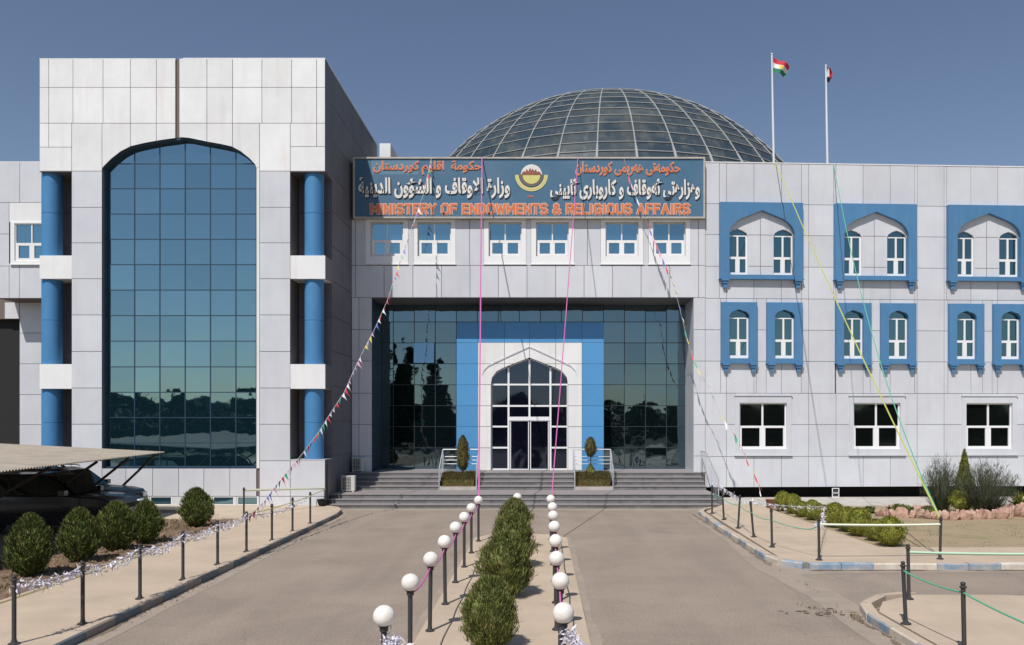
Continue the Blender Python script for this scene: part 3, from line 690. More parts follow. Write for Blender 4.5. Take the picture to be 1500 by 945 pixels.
def corbel(par, u0, u1, z1, zlen=.38):
    b = MB(xr); w = (u1-u0)
    b.box(u0-.03, u1+.03, -.235, -.0, z1-.07, z1); b.box(u0, u1, -.19, -.0, z1-.18, z1-.07); b.box(u0+.05, u1-.05, -.14, 0, z1-zlen, z1-.18)
    b.build('corbel', M['blue'], par)
for k in range(4):
    o = PER*k; U = lambda p: ux(p)+o
    # upper pair under one broad arch
    fA = arch([(U(a), wz(c)) for a, c in [(1067.4,342),(1069,335),(1072.5,330),(1078.5,324.6),(1086,320.5),(1115.8,308.6),(1146,320.5),(1153.5,325),(1160,331.5),(1163,338),(1164,343)]])
    b = MB(xr); arch_plate(b, U(1054), U(1176.5), wz(408.5), wz(297), U(1067.4), U(1164), fA, wz(403), -.20, .04)
    b.box(U(1052.5), U(1178), -.23, .0, wz(409.5), wz(408.4))
    s = part(b, 'window_surround', M['blue'])
    corbel(s, U(1057), U(1066), wz(409.6)); corbel(s, U(1165), U(1174), wz(409.6))
    fl = arch([(U(a), wz(c)) for a, c in [(1067.4,344),(1069,340.5),(1074,337),(1081,334.8),(1088,337),(1094,340.5),(1096,345)]])
    fr_ = arch([(U(a), wz(c)) for a, c in [(1134.5,344.5),(1136.5,340.5),(1142,337),(1149,334.8),(1156,337),(1162,340.5),(1163.8,345)]])
    # white wall between, with the two arched heads cut out of it
    inner = MB(xr)
    def zin(x): return fA(x)-.0
    for (a, c, f) in ((1067.4, 1096, fl), (1096, 1134.5, None), (1134.5, 1164, fr_)):
        x_s = sorted(set([U(a), U(c)] + [x for x in fA.xs if U(a) < x < U(c)] + ([x for x in f.xs if U(a) < x < U(c)] if f else [])))
        for p, q in zip(x_s, x_s[1:]):
            lo_p, lo_q = (f(p), f(q)) if f else (wz(403), wz(403))
            if zin(p)-lo_p > .01 or zin(q)-lo_q > .01: inner.prism([(p, min(lo_p, zin(p)-.001)), (q, min(lo_q, zin(q)-.001)), (q, zin(q)), (p, zin(p))], .0, .14)
    inner.build('inner_wall', gm, s)
    jl = MB(xr)
    jl.box(U(1115)-.012, U(1115)+.012, -.003, .02, wz(403), wz(320)); jl.box(U(1097), U(1133.5), -.0025, .02, wz(343.8), wz(343)); jl.box(U(1097), U(1133.5), -.0025, .02, wz(389.8), wz(389))
    jl.build('joint_line', M['joint'], s)
    arch_window(U(1067.6), U(1096), wz(403), wz(344), fl, .10); arch_window(U(1134.5), U(1163.8), wz(403), wz(344), fr_, .10)
    # middle row
    for sx in (0, 67.5):
        V = lambda p: U(p+sx)
        f2 = arch([(V(a), wz(c)) for a, c in [(1067.4,464),(1068,461),(1071,457.5),(1076,455.5),(1082,453.5),(1088,455.5),(1093.5,457.5),(1096.5,461),(1097.2,464)]])
        b = MB(xr); arch_plate(b, V(1056), V(1108.9), wz(531.5), wz(443), V(1067.4), V(1097.2), f2, wz(525), -.16, .06)
        b.box(V(1055), V(1110), -.19, .0, wz(532.7), wz(531.4))
        s2 = part(b, 'window_surround', M['blue'])
        corbel(s2, V(1058.5), V(1067), wz(532.8)); corbel(s2, V(1099), V(1107.5), wz(532.8))
        arch_window(V(1067.5), V(1097.1), wz(525), wz(465), f2, .05)
    # ground floor
    a, c, p, q = U(1083.5), U(1154), wz(658), wz(590)
    w = MB(xr); t = .06; xm = (a+c)/2; zt = p+(q-p)*.48; y = .10
    box_frame(w, a, c, p, q, t, y-.04, y+.05); w.box(xm-.04, xm+.04, y-.035, y+.05, zt+.05, q-t); w.box(a+t, c-t, y-.045, y+.05, zt-.05, zt+.05)
    w.box(xm-.13, xm+.13, y-.04, y+.05, p+t, zt-.05); w.box(a+t, a+t+.07, y-.04, y+.05, p+t, zt-.05); w.box(c-t-.07, c-t, y-.04, y+.05, p+t, zt-.05)
    w.box(a+t+.07, xm-.13, y-.04, y+.05, p+t, p+t+.06); w.box(xm+.13, c-t-.07, y-.04, y+.05, p+t, p+t+.06)
    wo = part(w, 'ground_floor_window', M['frame_white'])
    for (g0, g1, h0, h1) in ((a+t, xm-.04, zt+.05, q-t), (xm+.04, c-t, zt+.05, q-t), (a+t+.07, xm-.13, p+t+.06, zt-.05), (xm+.13, c-t-.07, p+t+.06, zt-.05)):
        pane(wo, xr, g0, g1, h0, h1, M['glass_low'], None, y+.02, -.004, .003, 'pane')
    m_ = MB(xr); mo = .09
    m_.box(U(1077), a, -.05, .14, wz(666), wz(580)); m_.box(c, U(1161), -.05, .14, wz(666), wz(580)); m_.box(a, c, -.05, .14, wz(666), p); m_.box(a, c, -.05, .14, q, wz(580))
    m_.box(U(1076), U(1162), -.09, .0, wz(668), wz(666)); m_.box(U(1076), U(1162), -.09, .0, wz(580), wz(578))
    m_.build('moulding', gm, wo)
# parapet caps
b = MB(xr); b.box(0, LW, -.02, .35, Z_ROOF-.035, Z_ROOF+.01); part(b, 'parapet_cap', M['panel_white'])
b = MB(xw); b.box(BX0, BX1, -.02, .35, Z_ROOF-.03, Z_ROOF+.008); b.box(XE, TL, -.02, .35, Z_ROOF-.03, Z_ROOF+.008); part(b, 'parapet_cap', M['panel_white'])
# small stair head on the roof beside the tower
b = MB(); b.box(PX(556, 44), PX(572, 44), 44, 46, Z_ROOF-.3, PZ(210, 44)); part(b, 'roof_stair_head', M['panel_white'])

# --- glazed dome
DC = Vector((4.85, 62.0, 10.3)); DR = 17.0
lats = [18, 22, 27, 31.5, 34.2, 37.6, 40.8, 44, 47.2, 50.5, 54, 58, 62, 66, 71, 77, 84]
def dp(lat, az, r=DR):
    la, a_ = R(lat), R(az); return (DC.x+r*math.cos(la)*math.sin(a_), DC.y-r*math.cos(la)*math.cos(a_), DC.z+r*math.sin(la))
azs = [2.3+9*k for k in range(-20, 20)]
fr = MB()
fr.lathe([(DR*math.cos(R(18))+.1, 14.9), (DR*math.cos(R(18))+.1, DC.z+DR*math.sin(R(18))), (DR*math.cos(R(18))-.3, DC.z+DR*math.sin(R(18)))], (DC.x, DC.y, 0), 60)
for a in azs: fr.tube([dp(l, a, DR+.02) for l in lats], [.10]*4+[.045]*(len(lats)-4), 5)
for l in lats[1:]:
    fr.tube([dp(l, a, DR+.03) for a in azs+[azs[0]+360]], .042 if l < 33 else .034, 5, False)
fr.lathe([(0, DR+.25), (DR*math.cos(R(84)), DR*math.sin(R(84))+.1), (DR*math.cos(R(84)), DR*math.sin(R(84))-.1)], (DC.x, DC.y, DC.z), 30)
dome = part(fr, 'dome_frame', M['dome_rib'])
rest = MB()
for i, a in enumerate(azs):
    for j in range(len(lats)-1):
        a2 = a+9; l0, l1 = lats[j], lats[j+1]; am = a+4.5
        quad = [dp(l0, a), dp(l0, a2), dp(l1, a2), dp(l1, a)]
        if -95 < am < 95 and j < 14 and 1 <= j:
            c0 = Vector(quad[0]); jj = random.gauss(0, .02); b = MB()
            q2 = [tuple(Vector(q) + (DC-Vector(q)).normalized()*(.0+.02*((n_ % 2) and jj or -jj))) for n_, q in enumerate(quad)]
            q3 = [tuple(Vector(q)+(DC-Vector(q)).normalized()*.03) for q in q2]
            b.add(q2+q3, [(0,1,2,3), (7,6,5,4), (0,4,5,1), (1,5,6,2), (2,6,7,3), (3,7,4,0)]); b.build('dome_pane', M['dome'], dome)
        else: rest.add(quad, [(0,1,2,3)])
tag(rest.build('dome_pane', M['dome'], dome), kind='stuff')

# ------------------------------------------------------------------ entrance stairs
ST = thing('entrance_stairs', 'wide grey stone stairs rising in two flights to the entrance doors', 'stairs', (0, 34, 0))
SX0, SX1 = TR+.01, 7.1
ys_ = [32.8, 33.2, 33.6, 35.6, 36.0, 36.4, 36.8]; H = 1.2/7
for i, y in enumerate(ys_):
    top = (i+1)*H; back = ys_[i+1] if i < 6 else 39.5
    segs = [(SX0, SX1)] if i < 3 else [(SX0, -4.52), (-2.86, 1.37), (3.08, SX1)]
    for (a, c) in segs:
        n = max(1, round((c-a)/1.35))
        for k in range(n):
            p, q = a+(c-a)*k/n, a+(c-a)*(k+1)/n; b = MB()
            b.box(p+.003, q-.003, y, back+.02, top-H+.002 if i else -.02, top-.04); b.m = 1; b.box(p+.003, q-.003, y-.03, back+.021, top-.04, top+random.uniform(-.002, .002))
            s = b.build('step', [M['step'], M['step_edge']], ST); s.location = (0, -34, 0)
b = MB(); b.box(SX0, SX1, 33.7, 39.4, .0, .5); b.box(SX0, -4.52, 37, 39.4, .5, 1.15); b.box(3.08, SX1, 37, 39.4, .5, 1.15); b.box(SX1-.02, SX1+.12, 33.0, 37.2, 0, .45)
s = b.build('stair_core', M['step'], ST); s.location = (0, -34, 0)
b = MB(); b.box(-4.52, -2.86, 36.82, 39.4, .5, 1.2); b.box(1.37, 3.08, 36.82, 39.4, .5, 1.2); s = b.build('landing', M['step'], ST); s.location = (0, -34, 0)

# ------------------------------------------------------------------ foliage
def sprig(b, p, d, L, w):
    side = d.cross(Vector((random.uniform(-1, 1), random.uniform(-1, 1), random.uniform(-1, 1)))).normalized()*w/2
    q = p+d*L; mid = p+d*L*.5
    b.add([tuple(p), tuple(mid-side), tuple(q), tuple(mid+side)], [(0, 1, 2, 3)])
def bush_mesh(name, w, h, n, m, L=.11, lw=.03, top=.5, point=0., upw=.9, seed=0, lump=.20, base=.03):
    """ovoid bush: a shell of leaf sprays around a ragged core"""
    rnd = random.Random(seed); random.seed(seed); b = MB()
    def rad(t):        # t 0..1 bottom to top
        c = .42
        r = math.sqrt(max(0, 1-((t-c)/c)**2)) if t < c else math.sqrt(max(0, 1-((t-c)/(1-c))**2))
        if point and t > c: r = r*(1-point)+(1-(t-c)/(1-c))*point
        return max(r, .05)
    off = Vector((seed*3.1, seed*1.7, 0)); vst = 6 if n > 4000 else 4
    def surf(t, a, k):
        r = rad(t)*w/2*(1+lump*1.6*noise.noise(Vector((math.cos(a)*1.6, math.sin(a)*1.6, t*4))+off))*k
        return Vector((r*math.cos(a), r*math.sin(a), base+t*h))
    nr, nz = 16, 10
    vs = [tuple(surf((j+.5)/nz, 2*math.pi*i/nr, .72)) for j in range(nz) for i in range(nr)]
    b.add(vs, [(j*nr+i, j*nr+(i+1) % nr, (j+1)*nr+(i+1) % nr, (j+1)*nr+i) for j in range(nz-1) for i in range(nr)])
    for _ in range(n):
        t = rnd.random()**.9; a = rnd.random()*2*math.pi; k = .74+.30*rnd.random()+(.12*rnd.random() if rnd.random() < .12 else 0)
        if noise.noise(Vector((math.cos(a)*3, math.sin(a)*3, t*7))+off) < -.12: k *= .84
        k *= 1+.20*noise.noise(Vector((math.cos(a)*vst, math.sin(a)*vst, t*2.2))-off)
        p = surf(t, a, k); out = Vector((math.cos(a), math.sin(a), (t-.4)*1.2)).normalized()
        d = (out*.55+Vector((0, 0, upw))+Vector((rnd.gauss(0, .36), rnd.gauss(0, .36), rnd.gauss(0, .25)))).normalized()
        sprig(b, p-d*L*.5, d, L*rnd.uniform(.6, 1.3), lw*rnd.uniform(.6, 1.4))
    return b.mesh(name, m)
def bush(name, label, cat, loc, me, group=None, stem=.05, rz=0, scale=None):
    t = thing(name, label, cat, loc, group, rz)
    if scale: t.scale = scale
    link('foliage', me, t); b = MB(); b.tube([(0, 0, -.05), (.01, 0, .15), (0, .01, .4)], [stem, stem*.8, stem*.5], 6); b.build('stem', M['bark'], t)
    return t
G = 'rounded thuja bushes on the median'
m1 = bush_mesh('foliage', .90, 1.08, 12000, M['leaf'], .10, .013, seed=1); m2 = bush_mesh('foliage', 1.14, 1.25, 12000, M['leaf'], .11, .015, seed=2)
m3 = bush_mesh('foliage', 1.04, 1.26, 8000, M['leaf'], .11, .018, seed=3)
bush('thuja_bush', 'nearest olive green bush on the median, loose and rounded with a flat top', 'bush', (-.80, 12.35, .05), m1, G, scale=(.88, .88, .98))
bush('thuja_bush', 'second bush from the front on the median, wide and green, overlapping the nearest one', 'bush', (-.74, 16.1, .05), m2, G, scale=(.93, .93, .98))
bush('thuja_bush', 'third bush from the front on the median, mostly hidden behind the wide one', 'bush', (-.72, 19.3, .05), m3, G, rz=2, scale=(.93, .93, 1))
bush('thuja_bush', 'farthest bush on the median, just in front of the lone globe lamp', 'bush', (-.78, 22.2, .05), m3, G, rz=4, scale=(.90, .90, 1.04))
G = 'dark thuja bushes in the left bed'
n1 = bush_mesh('foliage', .98, 1.30, 9000, M['leaf_dark'], .13, .02, point=.45, seed=11, lump=.16); n2 = bush_mesh('foliage', .92, 1.24, 8000, M['leaf_dark'], .13, .02, point=.25, seed=12)
n3 = bush_mesh('foliage', 1.0, 1.24, 8000, M['leaf_dark'], .13, .02, point=.2, seed=13)
bush('thuja_bush', 'dark green bush at the left edge of the photo, nearest in the soil bed', 'bush', (-11.3, 18.05, .1), n1, G)
bush('thuja_bush', 'second dark bush from the left, in front of the black car door', 'bush', (-11.2, 19.8, .1), n2, G)
bush('thuja_bush', 'third dark bush from the left, in front of the black car bonnet', 'bush', (-11.15, 21.4, .1), n3, G)
bush('thuja_bush', 'fourth dark bush from the left, touching its neighbour beside the basement window', 'bush', (-11.1, 22.9, .1), n2, G, rz=2, scale=(.98, .98, .92))
bush('thuja_bush', 'dark bush standing apart on the right end of the left bed, below the glass tower', 'bush', (-11.2, 26.5, .1), n3, G, rz=3, scale=(1.02, 1.02, .96))
G = 'clipped lime green balls along the right lawn'
l1 = bush_mesh('foliage', .84, .80, 3600, M['leaf_lime'], .06, .02, seed=21, lump=.08); l2 = bush_mesh('foliage', .80, .74, 3200, M['leaf_lime'], .06, .02, seed=22, lump=.1)
words = ['nearest', 'second nearest', 'third nearest', 'fourth nearest', 'fifth nearest', 'sixth nearest', 'seventh nearest', 'eighth nearest', 'ninth nearest', 'farthest']
for k in range(10):
    y = 22.5+.98*k; x = 9.55-.035*k; sc = [1, .88, .95, 1.0, .92, .9, .8, .82, .9, .88][k]
    bush('clipped_bush', '%s lime green clipped ball bush in the row beside the right lawn%s' % (words[k], ', beside the stairs' if k == 9 else ''), 'bush', (x+[0,.03,-.04,.02,0,.05,0,-.03,0,-.05][k], y, .06), l1 if k % 2 == 0 else l2, G, rz=k*1.3, scale=(sc*random.Random(k).uniform(.90, 1.03), sc*.95, sc*(1.12 if k == 9 else random.Random(k+50).uniform(.9, 1.08))))
def wispy(name, w, h, n, m, seed):
    rnd = random.Random(seed); b = MB()
    for _ in range(n):
        a = rnd.random()*6.283; s = rnd.random()**.6; hh = h*(1-.35*s*s)*rnd.uniform(.45, 1.0)
        p0 = Vector((math.cos(a)*.12*s, math.sin(a)*.12*s, 0)); tip = Vector((math.cos(a)*w/2*s, math.sin(a)*w/2*s, hh))
        mid = p0.lerp(tip, .55)+Vector((math.cos(a), math.sin(a), 0))*w*.07*s
        q = Vector((-math.sin(a), math.cos(a), 0))*.006
        b.add([tuple(p0-q), tuple(p0+q), tuple(mid+q), tuple(mid-q), tuple(tip)], [(0, 1, 2, 3), (3, 2, 4)])
        for _k in range(7):
            t = rnd.uniform(.25, 1); pp = mid.lerp(tip, t) if t > .4 else p0.lerp(mid, t+.3)
            random.seed(rnd.random()); sprig(b, pp, Vector((rnd.gauss(0, .4)+math.cos(a)*.2, rnd.gauss(0, .4)+math.sin(a)*.2, 1)).normalized(), rnd.uniform(.1, .24), .011)
    return b.mesh('foliage', m)
t = bush('wispy_shrub', 'grey green wispy shrub left of the small conifer behind the pink rocks', 'shrub', (14.9, 30.6, .06), wispy('f', 1.5, 2.25, 560, M['leaf_grey'], 31)); 
t = bush('wispy_shrub', 'large loose dark wispy shrub right of the small conifer behind the pink rocks', 'shrub', (16.0, 29.6, .06), wispy('f', 2.3, 2.15, 900, M['leaf_grey'], 32))
bush('small_conifer', 'narrow yellowish green pointed conifer between two wispy shrubs', 'tree', (15.65, 30.4, .06), bush_mesh('foliage', .72, 2.35, 4200, M['leaf_lime'], .1, .025, point=.9, seed=33))
bush('clipped_bush', 'small round yellow green bush at the foot of the pointed conifer', 'bush', (15.2, 29.9, .25), bush_mesh('foliage', .72, .72, 1800, M['leaf_lime'], .07, .02, seed=34))
# low plants in the beds
for i, (x, y, sc, lab) in enumerate(((12.9, 29.6, .9, 'low dark green plant left of the pink rocks'), (12.2, 30.6, .55, 'tiny tuft of leaves on the lawn near the wall below the second window'), (10.6, 31.6, .6, 'small reddish tuft of plants on the lawn beside the farthest clipped ball'), (16.8, 30.8, .9, 'dark low plant behind the right end of the pink rocks'), (14.1, 30.0, .7, 'dark low plant behind the left pink rocks'))):
    bush('low_plant', lab, 'plant', (x, y, .05), bush_mesh('foliage', .9, .42, 700, M['leaf_dark' if i != 2 else 'leaf_brown'], .16, .05, seed=40+i, lump=.3), None, .02, scale=(sc, sc, sc))
def spiky(loc, label):
    t = thing('yucca', label, 'plant', loc); rnd = random.Random(5); b = MB()
    for k in range(60):
        a = rnd.random()*6.28; e = rnd.uniform(.2, 1.4); d = Vector((math.cos(a)*math.cos(e), math.sin(a)*math.cos(e), math.sin(e))); random.seed(k); sprig(b, Vector((0, 0, .15)), d, rnd.uniform(.4, .7), .06)
    b.build('foliage', M['leaf_lime'], t); b = MB(); b.tube([(0, 0, 0), (0, 0, .2)], .06); b.build('stem', M['bark'], t)
spiky((17.35, 29.8, .25), 'spiky pale yucca at the right edge among the pink rocks')

# ------------------------------------------------------------------ planters and railings on the stairs
def tree_topiary(x, y, z, label, parts):
    t = thing('topiary', label, 'shrub', (x, y, z)); b = MB(); b.tube([(0, 0, 0), (0, 0, 1.2)], .025); b.build('stem', M['bark'], t)
    for me, zz_ in parts: link('foliage', me, t, (0, 0, zz_))
tp0 = bush_mesh('foliage', .62, 1.58, 3000, M['leaf_brown'], .09, .02, point=.3, seed=50)
tp1 = bush_mesh('foliage', .58, .88, 1700, M['leaf_brown'], .08, .02, point=.2, seed=51); tp2 = bush_mesh('foliage', .50, .62, 1300, M['leaf'], .07, .02, point=.5, seed=52)
tp3 = bush_mesh('foliage', .34, .5, 900, M['leaf_brown'], .08, .02, seed=53)
for (x0, x1, who) in ((-4.5, -2.88, 'left'), (1.39, 3.06, 'right')):
    t = thing('planter', 'low stone planter of dry hedge between the stair flights, %s of the doors' % who, 'planter', ((x0+x1)/2, 36.2, H*3)); w = (x1-x0)/2
    b = MB(); b.box(-w, w, -.6, -.52, 0, .13); b.box(-w, -w+.08, -.52, .6, 0, .13); b.box(w-.08, w, -.52, .6, 0, .13); b.build('stone_border', M['conc'], t)
    b = MB(); b.box(-w+.08, w-.08, -.52, .6, 0, .16); b.build('soil', M['soil'], t)
    b = MB(); rnd = random.Random(3 if who == 'left' else 4); 
    b.add([(-w+.12, -.42, .1), (w-.12, -.42, .1), (w-.12, .5, .1), (-w+.12, .5, .1), (-w+.14, -.36, .42), (w-.14, -.36, .42), (w-.14, .5, .60), (-w+.14, .5, .60)], [(0,1,5,4), (1,2,6,5), (2,3,7,6), (3,0,4,7), (4,5,6,7)])
    for k in range(5200):
        x = rnd.uniform(-w+.08, w-.08); y = rnd.uniform(-.46, .55); top = .50+.18*(y+.46)+.08*noise.noise(Vector((x*3, y*3, 1)))
        z = rnd.uniform(.08, top) if y < -.38 or rnd.random() < .2 else top-rnd.random()*.06
        if y >= -.38 and z < top-.1: x = (-w+.1) if rnd.random() < .5 else w-.1
        random.seed(k); sprig(b, Vector((x, y, z)), Vector((rnd.gauss(0, .5), rnd.gauss(-.2, .5), 1)).normalized(), rnd.uniform(.05, .11), .022)
    b.build('hedge', M['leaf_brown'], t)
    # railing
    t = thing('stair_railing', 'steel tube railing around the planter %s of the doors' % who, 'railing', ((x0+x1)/2, 36.2, H*3)); w = (x1-x0)/2
    zb = 1.2-H*3
    for s_ in (-w, w):
        b = MB(); b.tube([(s_, -.6, 0), (s_, -.6, .92), (s_, .78, zb+1.02), (s_, .8, zb)], .028, 8); b.build('side_rail', M['steel'], t)
    b = MB(); b.tube([(-w, .78, zb+1.02), (w, .78, zb+1.02)], .028, 8); b.build('top_rail', M['steel'], t)
    for zz_ in (.70, .54, .37):
        b = MB(); b.tube([(-w+.03, .79, zb+zz_), (w-.03, .79, zb+zz_)], .014, 6); b.build('rail', M['steel'], t)
    b = MB(); b.tube([(0, .79, zb), (0, .79, zb+1.0)], .014, 6); b.build('post', M['steel'], t)
    for s_ in (-w, w):
        for fz in (.3, .6):
            b = MB(); b.tube([(s_, -.58, .92*fz), (s_, .77, zb+1.02*fz)], .012, 6); b.build('rail', M['steel'], t)
tree_topiary(-3.58, 36.75, 1.15, 'slim brownish topiary behind the railing left of the doors', [(tp0, .10)])
tree_topiary(2.15, 36.75, .75, 'two-ball topiary, brown above and green below, behind the right railing', [(tp1, 1.12), (tp2, .15)])
# slatted railing at the right end of the stairs
t = thing('end_railing', 'thin upright-bar steel railing at the right end of the stairs', 'railing', (7.15, 34.9, 0))
b = MB(); b.tube([(0, -1.6, 0), (0, -1.6, 1.15), (0, .9, 2.15), (0, 2.1, 2.15)], .022, 6); b.tube([(0, 2.1, 2.15), (0, 2.1, 1.2)], .022, 6); b.build('hand_rail', M['steel'], t)
for k in range(14):
    y = -1.5+k*.26; zt = 1.15+min(1, (y+1.6)/2.5)*1.0; b = MB(); b.tube([(0, y, max(0, zt-1.0)), (0, y, zt)], .009, 5); b.build('bar', M['steel'], t)

# ------------------------------------------------------------------ sign board
DS = DW-.27; sgx = lambda p: PX(p, DS); sgz = lambda p: PZ(p, DS)
SG = thing('ministry_sign', 'long blue board with orange and white lettering in Arabic, Kurdish and English over the windows', 'sign', (0, DS, 14))
def sp(b, name, m, par=None):
    o = b.build(name, m, par or SG)
    if par is None: o.location = (0, -DS, -14)
    return o
SX_0, SX_1, SZ0, SZ1 = sgx(517.5), sgx(1032.5), sgz(320), sgz(230.5)
b = MB(at(DS)); b.box(SX_0+.06, SX_1-.06, .0, .2, SZ0+.06, SZ1-.06); board = sp(b, 'board', M['sign'])
b = MB(at(DS)); box_frame(b, SX_0, SX_1, SZ0, SZ1, .07, -.05, .22); sp(b, 'frame', M['conc'])
b = MB(at(DS)); b.box(sgx(544), sgx(613), -.004, .0, sgz(256), sgz(233.5)); sp(b, 'repainted_patch', M['sign_patch'])
# right-to-left shaping with presentation forms: letter -> (alone, final, initial, medial)
def fm(i, n=4): return tuple(chr(i+k) for k in range(n))
FORM = {'ا': ('\uFE8D', '\uFE8E'), 'ب': fm(0xFE8F), 'ة': ('\uFE93', '\uFE94'), 'ت': fm(0xFE95), 'ح': fm(0xFEA1), 'د': fm(0xFEA9, 2), 'ر': fm(0xFEAD, 2), 'ز': fm(0xFEAF, 2),
        'س': fm(0xFEB1), 'ش': fm(0xFEB5), 'ف': fm(0xFED1), 'ق': fm(0xFED5), 'ك': fm(0xFED9), 'ل': fm(0xFEDD), 'م': fm(0xFEE1), 'ن': fm(0xFEE5), 'ه': fm(0xFEE9), 'و': fm(0xFEED, 2),
        'ي': fm(0xFEF1), 'ئ': fm(0xFE89), 'ؤ': ('\uFE85', '\uFE86'), 'ک': ('\uFB8E', '\uFB8F', '\uFB90', '\uFB91'), 'ی': ('\uFBFC', '\uFBFD', '\uFBFE', '\uFBFF'), 'ە': ('\uFEE9', '\uFEEA'), 'ێ': ('\uFBFC', '\uFBFD', '\uFBFE', '\uFBFF')}
def shape(s):
    out = []
    for i, ch in enumerate(s):
        if ch not in FORM: out.append(ch); continue
        f = FORM[ch]; prev = i > 0 and s[i-1] in FORM and len(FORM[s[i-1]]) == 4; nxt = i+1 < len(s) and s[i+1] in FORM and len(f) == 4
        if ch == 'ا' and prev and s[i-1] == 'ل':
            pp = i > 1 and s[i-2] in FORM and len(FORM[s[i-2]]) == 4
            out[-1] = '\uFEFC' if pp else '\uFEFB'; continue
        out.append(f[3] if prev and nxt else f[1] if prev else f[2] if nxt else f[0])
    return ''.join(out[::-1])
def text_mesh(s, off, extr):
    cu = bpy.data.curves.new('t', 'FONT'); cu.body = s; cu.size = 1; cu.offset = off; cu.extrude = extr; cu.resolution_u = 3
    o = bpy.data.objects.new('t', cu); COL.objects.link(o); bpy.context.view_layer.update()
    me = bpy.data.meshes.new_from_object(o.evaluated_get(bpy.context.evaluated_depsgraph_get())); bpy.data.objects.remove(o); bpy.data.curves.remove(cu); return me
def put_text(s, x0, x1, z0, z1, layers, lab):
    base = None
    for k, (off, m, y, dx, dz) in enumerate(layers):
        me = text_mesh(shape(s), off, .01)
        vs = [v.co.copy() for v in me.vertices]
        if base is None: base = (min(v.x for v in vs), max(v.x for v in vs), min(v.y for v in vs), max(v.y for v in vs))
        a, c, p, q = base; sx = (x1-x0)/(c-a); sz = (z1-z0)/(q-p)
        for v in me.vertices: v.co = (x0+(v.co.x-a)*sx+dx, y-v.co.z*.4, z0+(v.co.y-p)*sz+dz)
        me.materials.clear(); me.materials.append(m)
        o = link('lettering', me, SG, (0, 0, -14))
        tag(o, lab)
OL = [(.014, M['orange'], -.030, 0, 0), (.040, M['cream'], -.018, 0, 0)]
WL = [(.034, M['white_txt'], -.034, 0, 0), (.045, M['black_txt'], -.016, .035, -.035)]
put_text('حكومة  اقليم كوردستان', sgx(547), sgx(705), sgz(256), sgz(236), OL, 'small orange Arabic line')
put_text('حکومەتی هەرێمی کوردستان', sgx(843), sgx(996), sgz(257.5), sgz(237.5), OL, 'small orange Kurdish line')
put_text('وزارة الاوقاف و الشؤون الدينية', sgx(525), sgx(747), sgz(291), sgz(260), WL, 'large white Arabic line')
put_text('وەزارەتی ئەوقاف و کاروباری ئایینی', sgx(806), sgx(1025), sgz(293), sgz(262), WL, 'large white Kurdish line')
GLY = {'M': (5, [[(0,0),(0,6),(2.5,2),(5,6),(5,0)]]), 'I': (1, [[(.5,0),(.5,6)]]), 'N': (4, [[(0,0),(0,6),(4,0),(4,6)]]), 'T': (4, [[(0,6),(4,6)],[(2,6),(2,0)]]),
       'S': (4, [[(4,5.2),(3,6),(1,6),(0,5.2),(0,3.9),(1,3.2),(3,2.8),(4,2.1),(4,.8),(3,0),(1,0),(0,.8)]]), 'E': (3.6, [[(3.6,6),(0,6),(0,0),(3.6,0)],[(0,3.1),(3.2,3.1)]]),
       'R': (4, [[(0,0),(0,6),(3,6),(4,5.3),(4,3.9),(3,3.1),(0,3.1)],[(2.2,3.1),(4,0)]]), 'Y': (4, [[(0,6),(2,3),(4,6)],[(2,3),(2,0)]]), 'F': (3.6, [[(0,0),(0,6),(3.6,6)],[(0,3.1),(3,3.1)]]),
       'O': (4.6, [[(1.2,0),(0,1.2),(0,4.8),(1.2,6),(3.4,6),(4.6,4.8),(4.6,1.2),(3.4,0),(1.2,0)]]), 'D': (4.2, [[(0,0),(0,6),(2.8,6),(4.2,4.6),(4.2,1.4),(2.8,0),(0,0)]]),
       'W': (6, [[(0,6),(1.5,0),(3,5.6),(4.5,0),(6,6)]]), 'L': (3.4, [[(0,6),(0,0),(3.4,0)]]), 'G': (4.6, [[(4.6,5),(3.4,6),(1.2,6),(0,4.8),(0,1.2),(1.2,0),(3.6,0),(4.6,1),(4.6,2.9),(2.8,2.9)]]),
       'U': (4.2, [[(0,6),(0,1.2),(1.2,0),(3,0),(4.2,1.2),(4.2,6)]]), 'A': (4.6, [[(0,0),(2.3,6),(4.6,0)],[(1,2),(3.6,2)]]), '&': (4.8, [[(4.8,0),(1,4.6),(1,5.4),(1.7,6),(2.6,6),(3.2,5.4),(3.2,4.6),(.2,2),(.2,.9),(1.2,0),(2.6,0),(4.6,2.4)]])}
def strokes(s, x0, x1, z0, z1):
    adv = 0; items = []
    for ch in s:
        if ch == ' ': adv += 3.2; continue
        w, ls = GLY[ch]; items += [[(adv+x, z) for x, z in l] for l in ls]; adv += w+2.1
    adv -= 2.1; k = (x1-x0)/adv; kz = (z1-z0)/6
    return [[(x0+x*k, z0+z*kz) for x, z in l] for l in items]
def ribbon(lines, w, y, m, name, lab, step=.0004):
    b = MB(at(DS)); n = 0
    for l in lines:
        for (a, p), (c, q) in zip(l, l[1:]):
            d = Vector((c-a, q-p)).normalized(); e = d*w*.42; s_ = Vector((-d.y, d.x))*w/2; n += 1; yy = y-(n % 7)*step
            A_ = Vector((a, p))-e; B_ = Vector((c, q))+e; b.prism([tuple(A_-s_), tuple(B_-s_), tuple(B_+s_), tuple(A_+s_)], yy, yy+.006)
    return tag(sp(b, name, m), lab)
ls = strokes('MINISTERY OF ENDOWMENTS & RELIGIOUS AFFAIRS', sgx(544), sgx(1009), sgz(313), sgz(300))
ribbon(ls, .150, -.014, M['cream'], 'lettering', 'pale outline of the English line'); ribbon(ls, .085, -.030, M['orange'], 'lettering', 'orange English line')
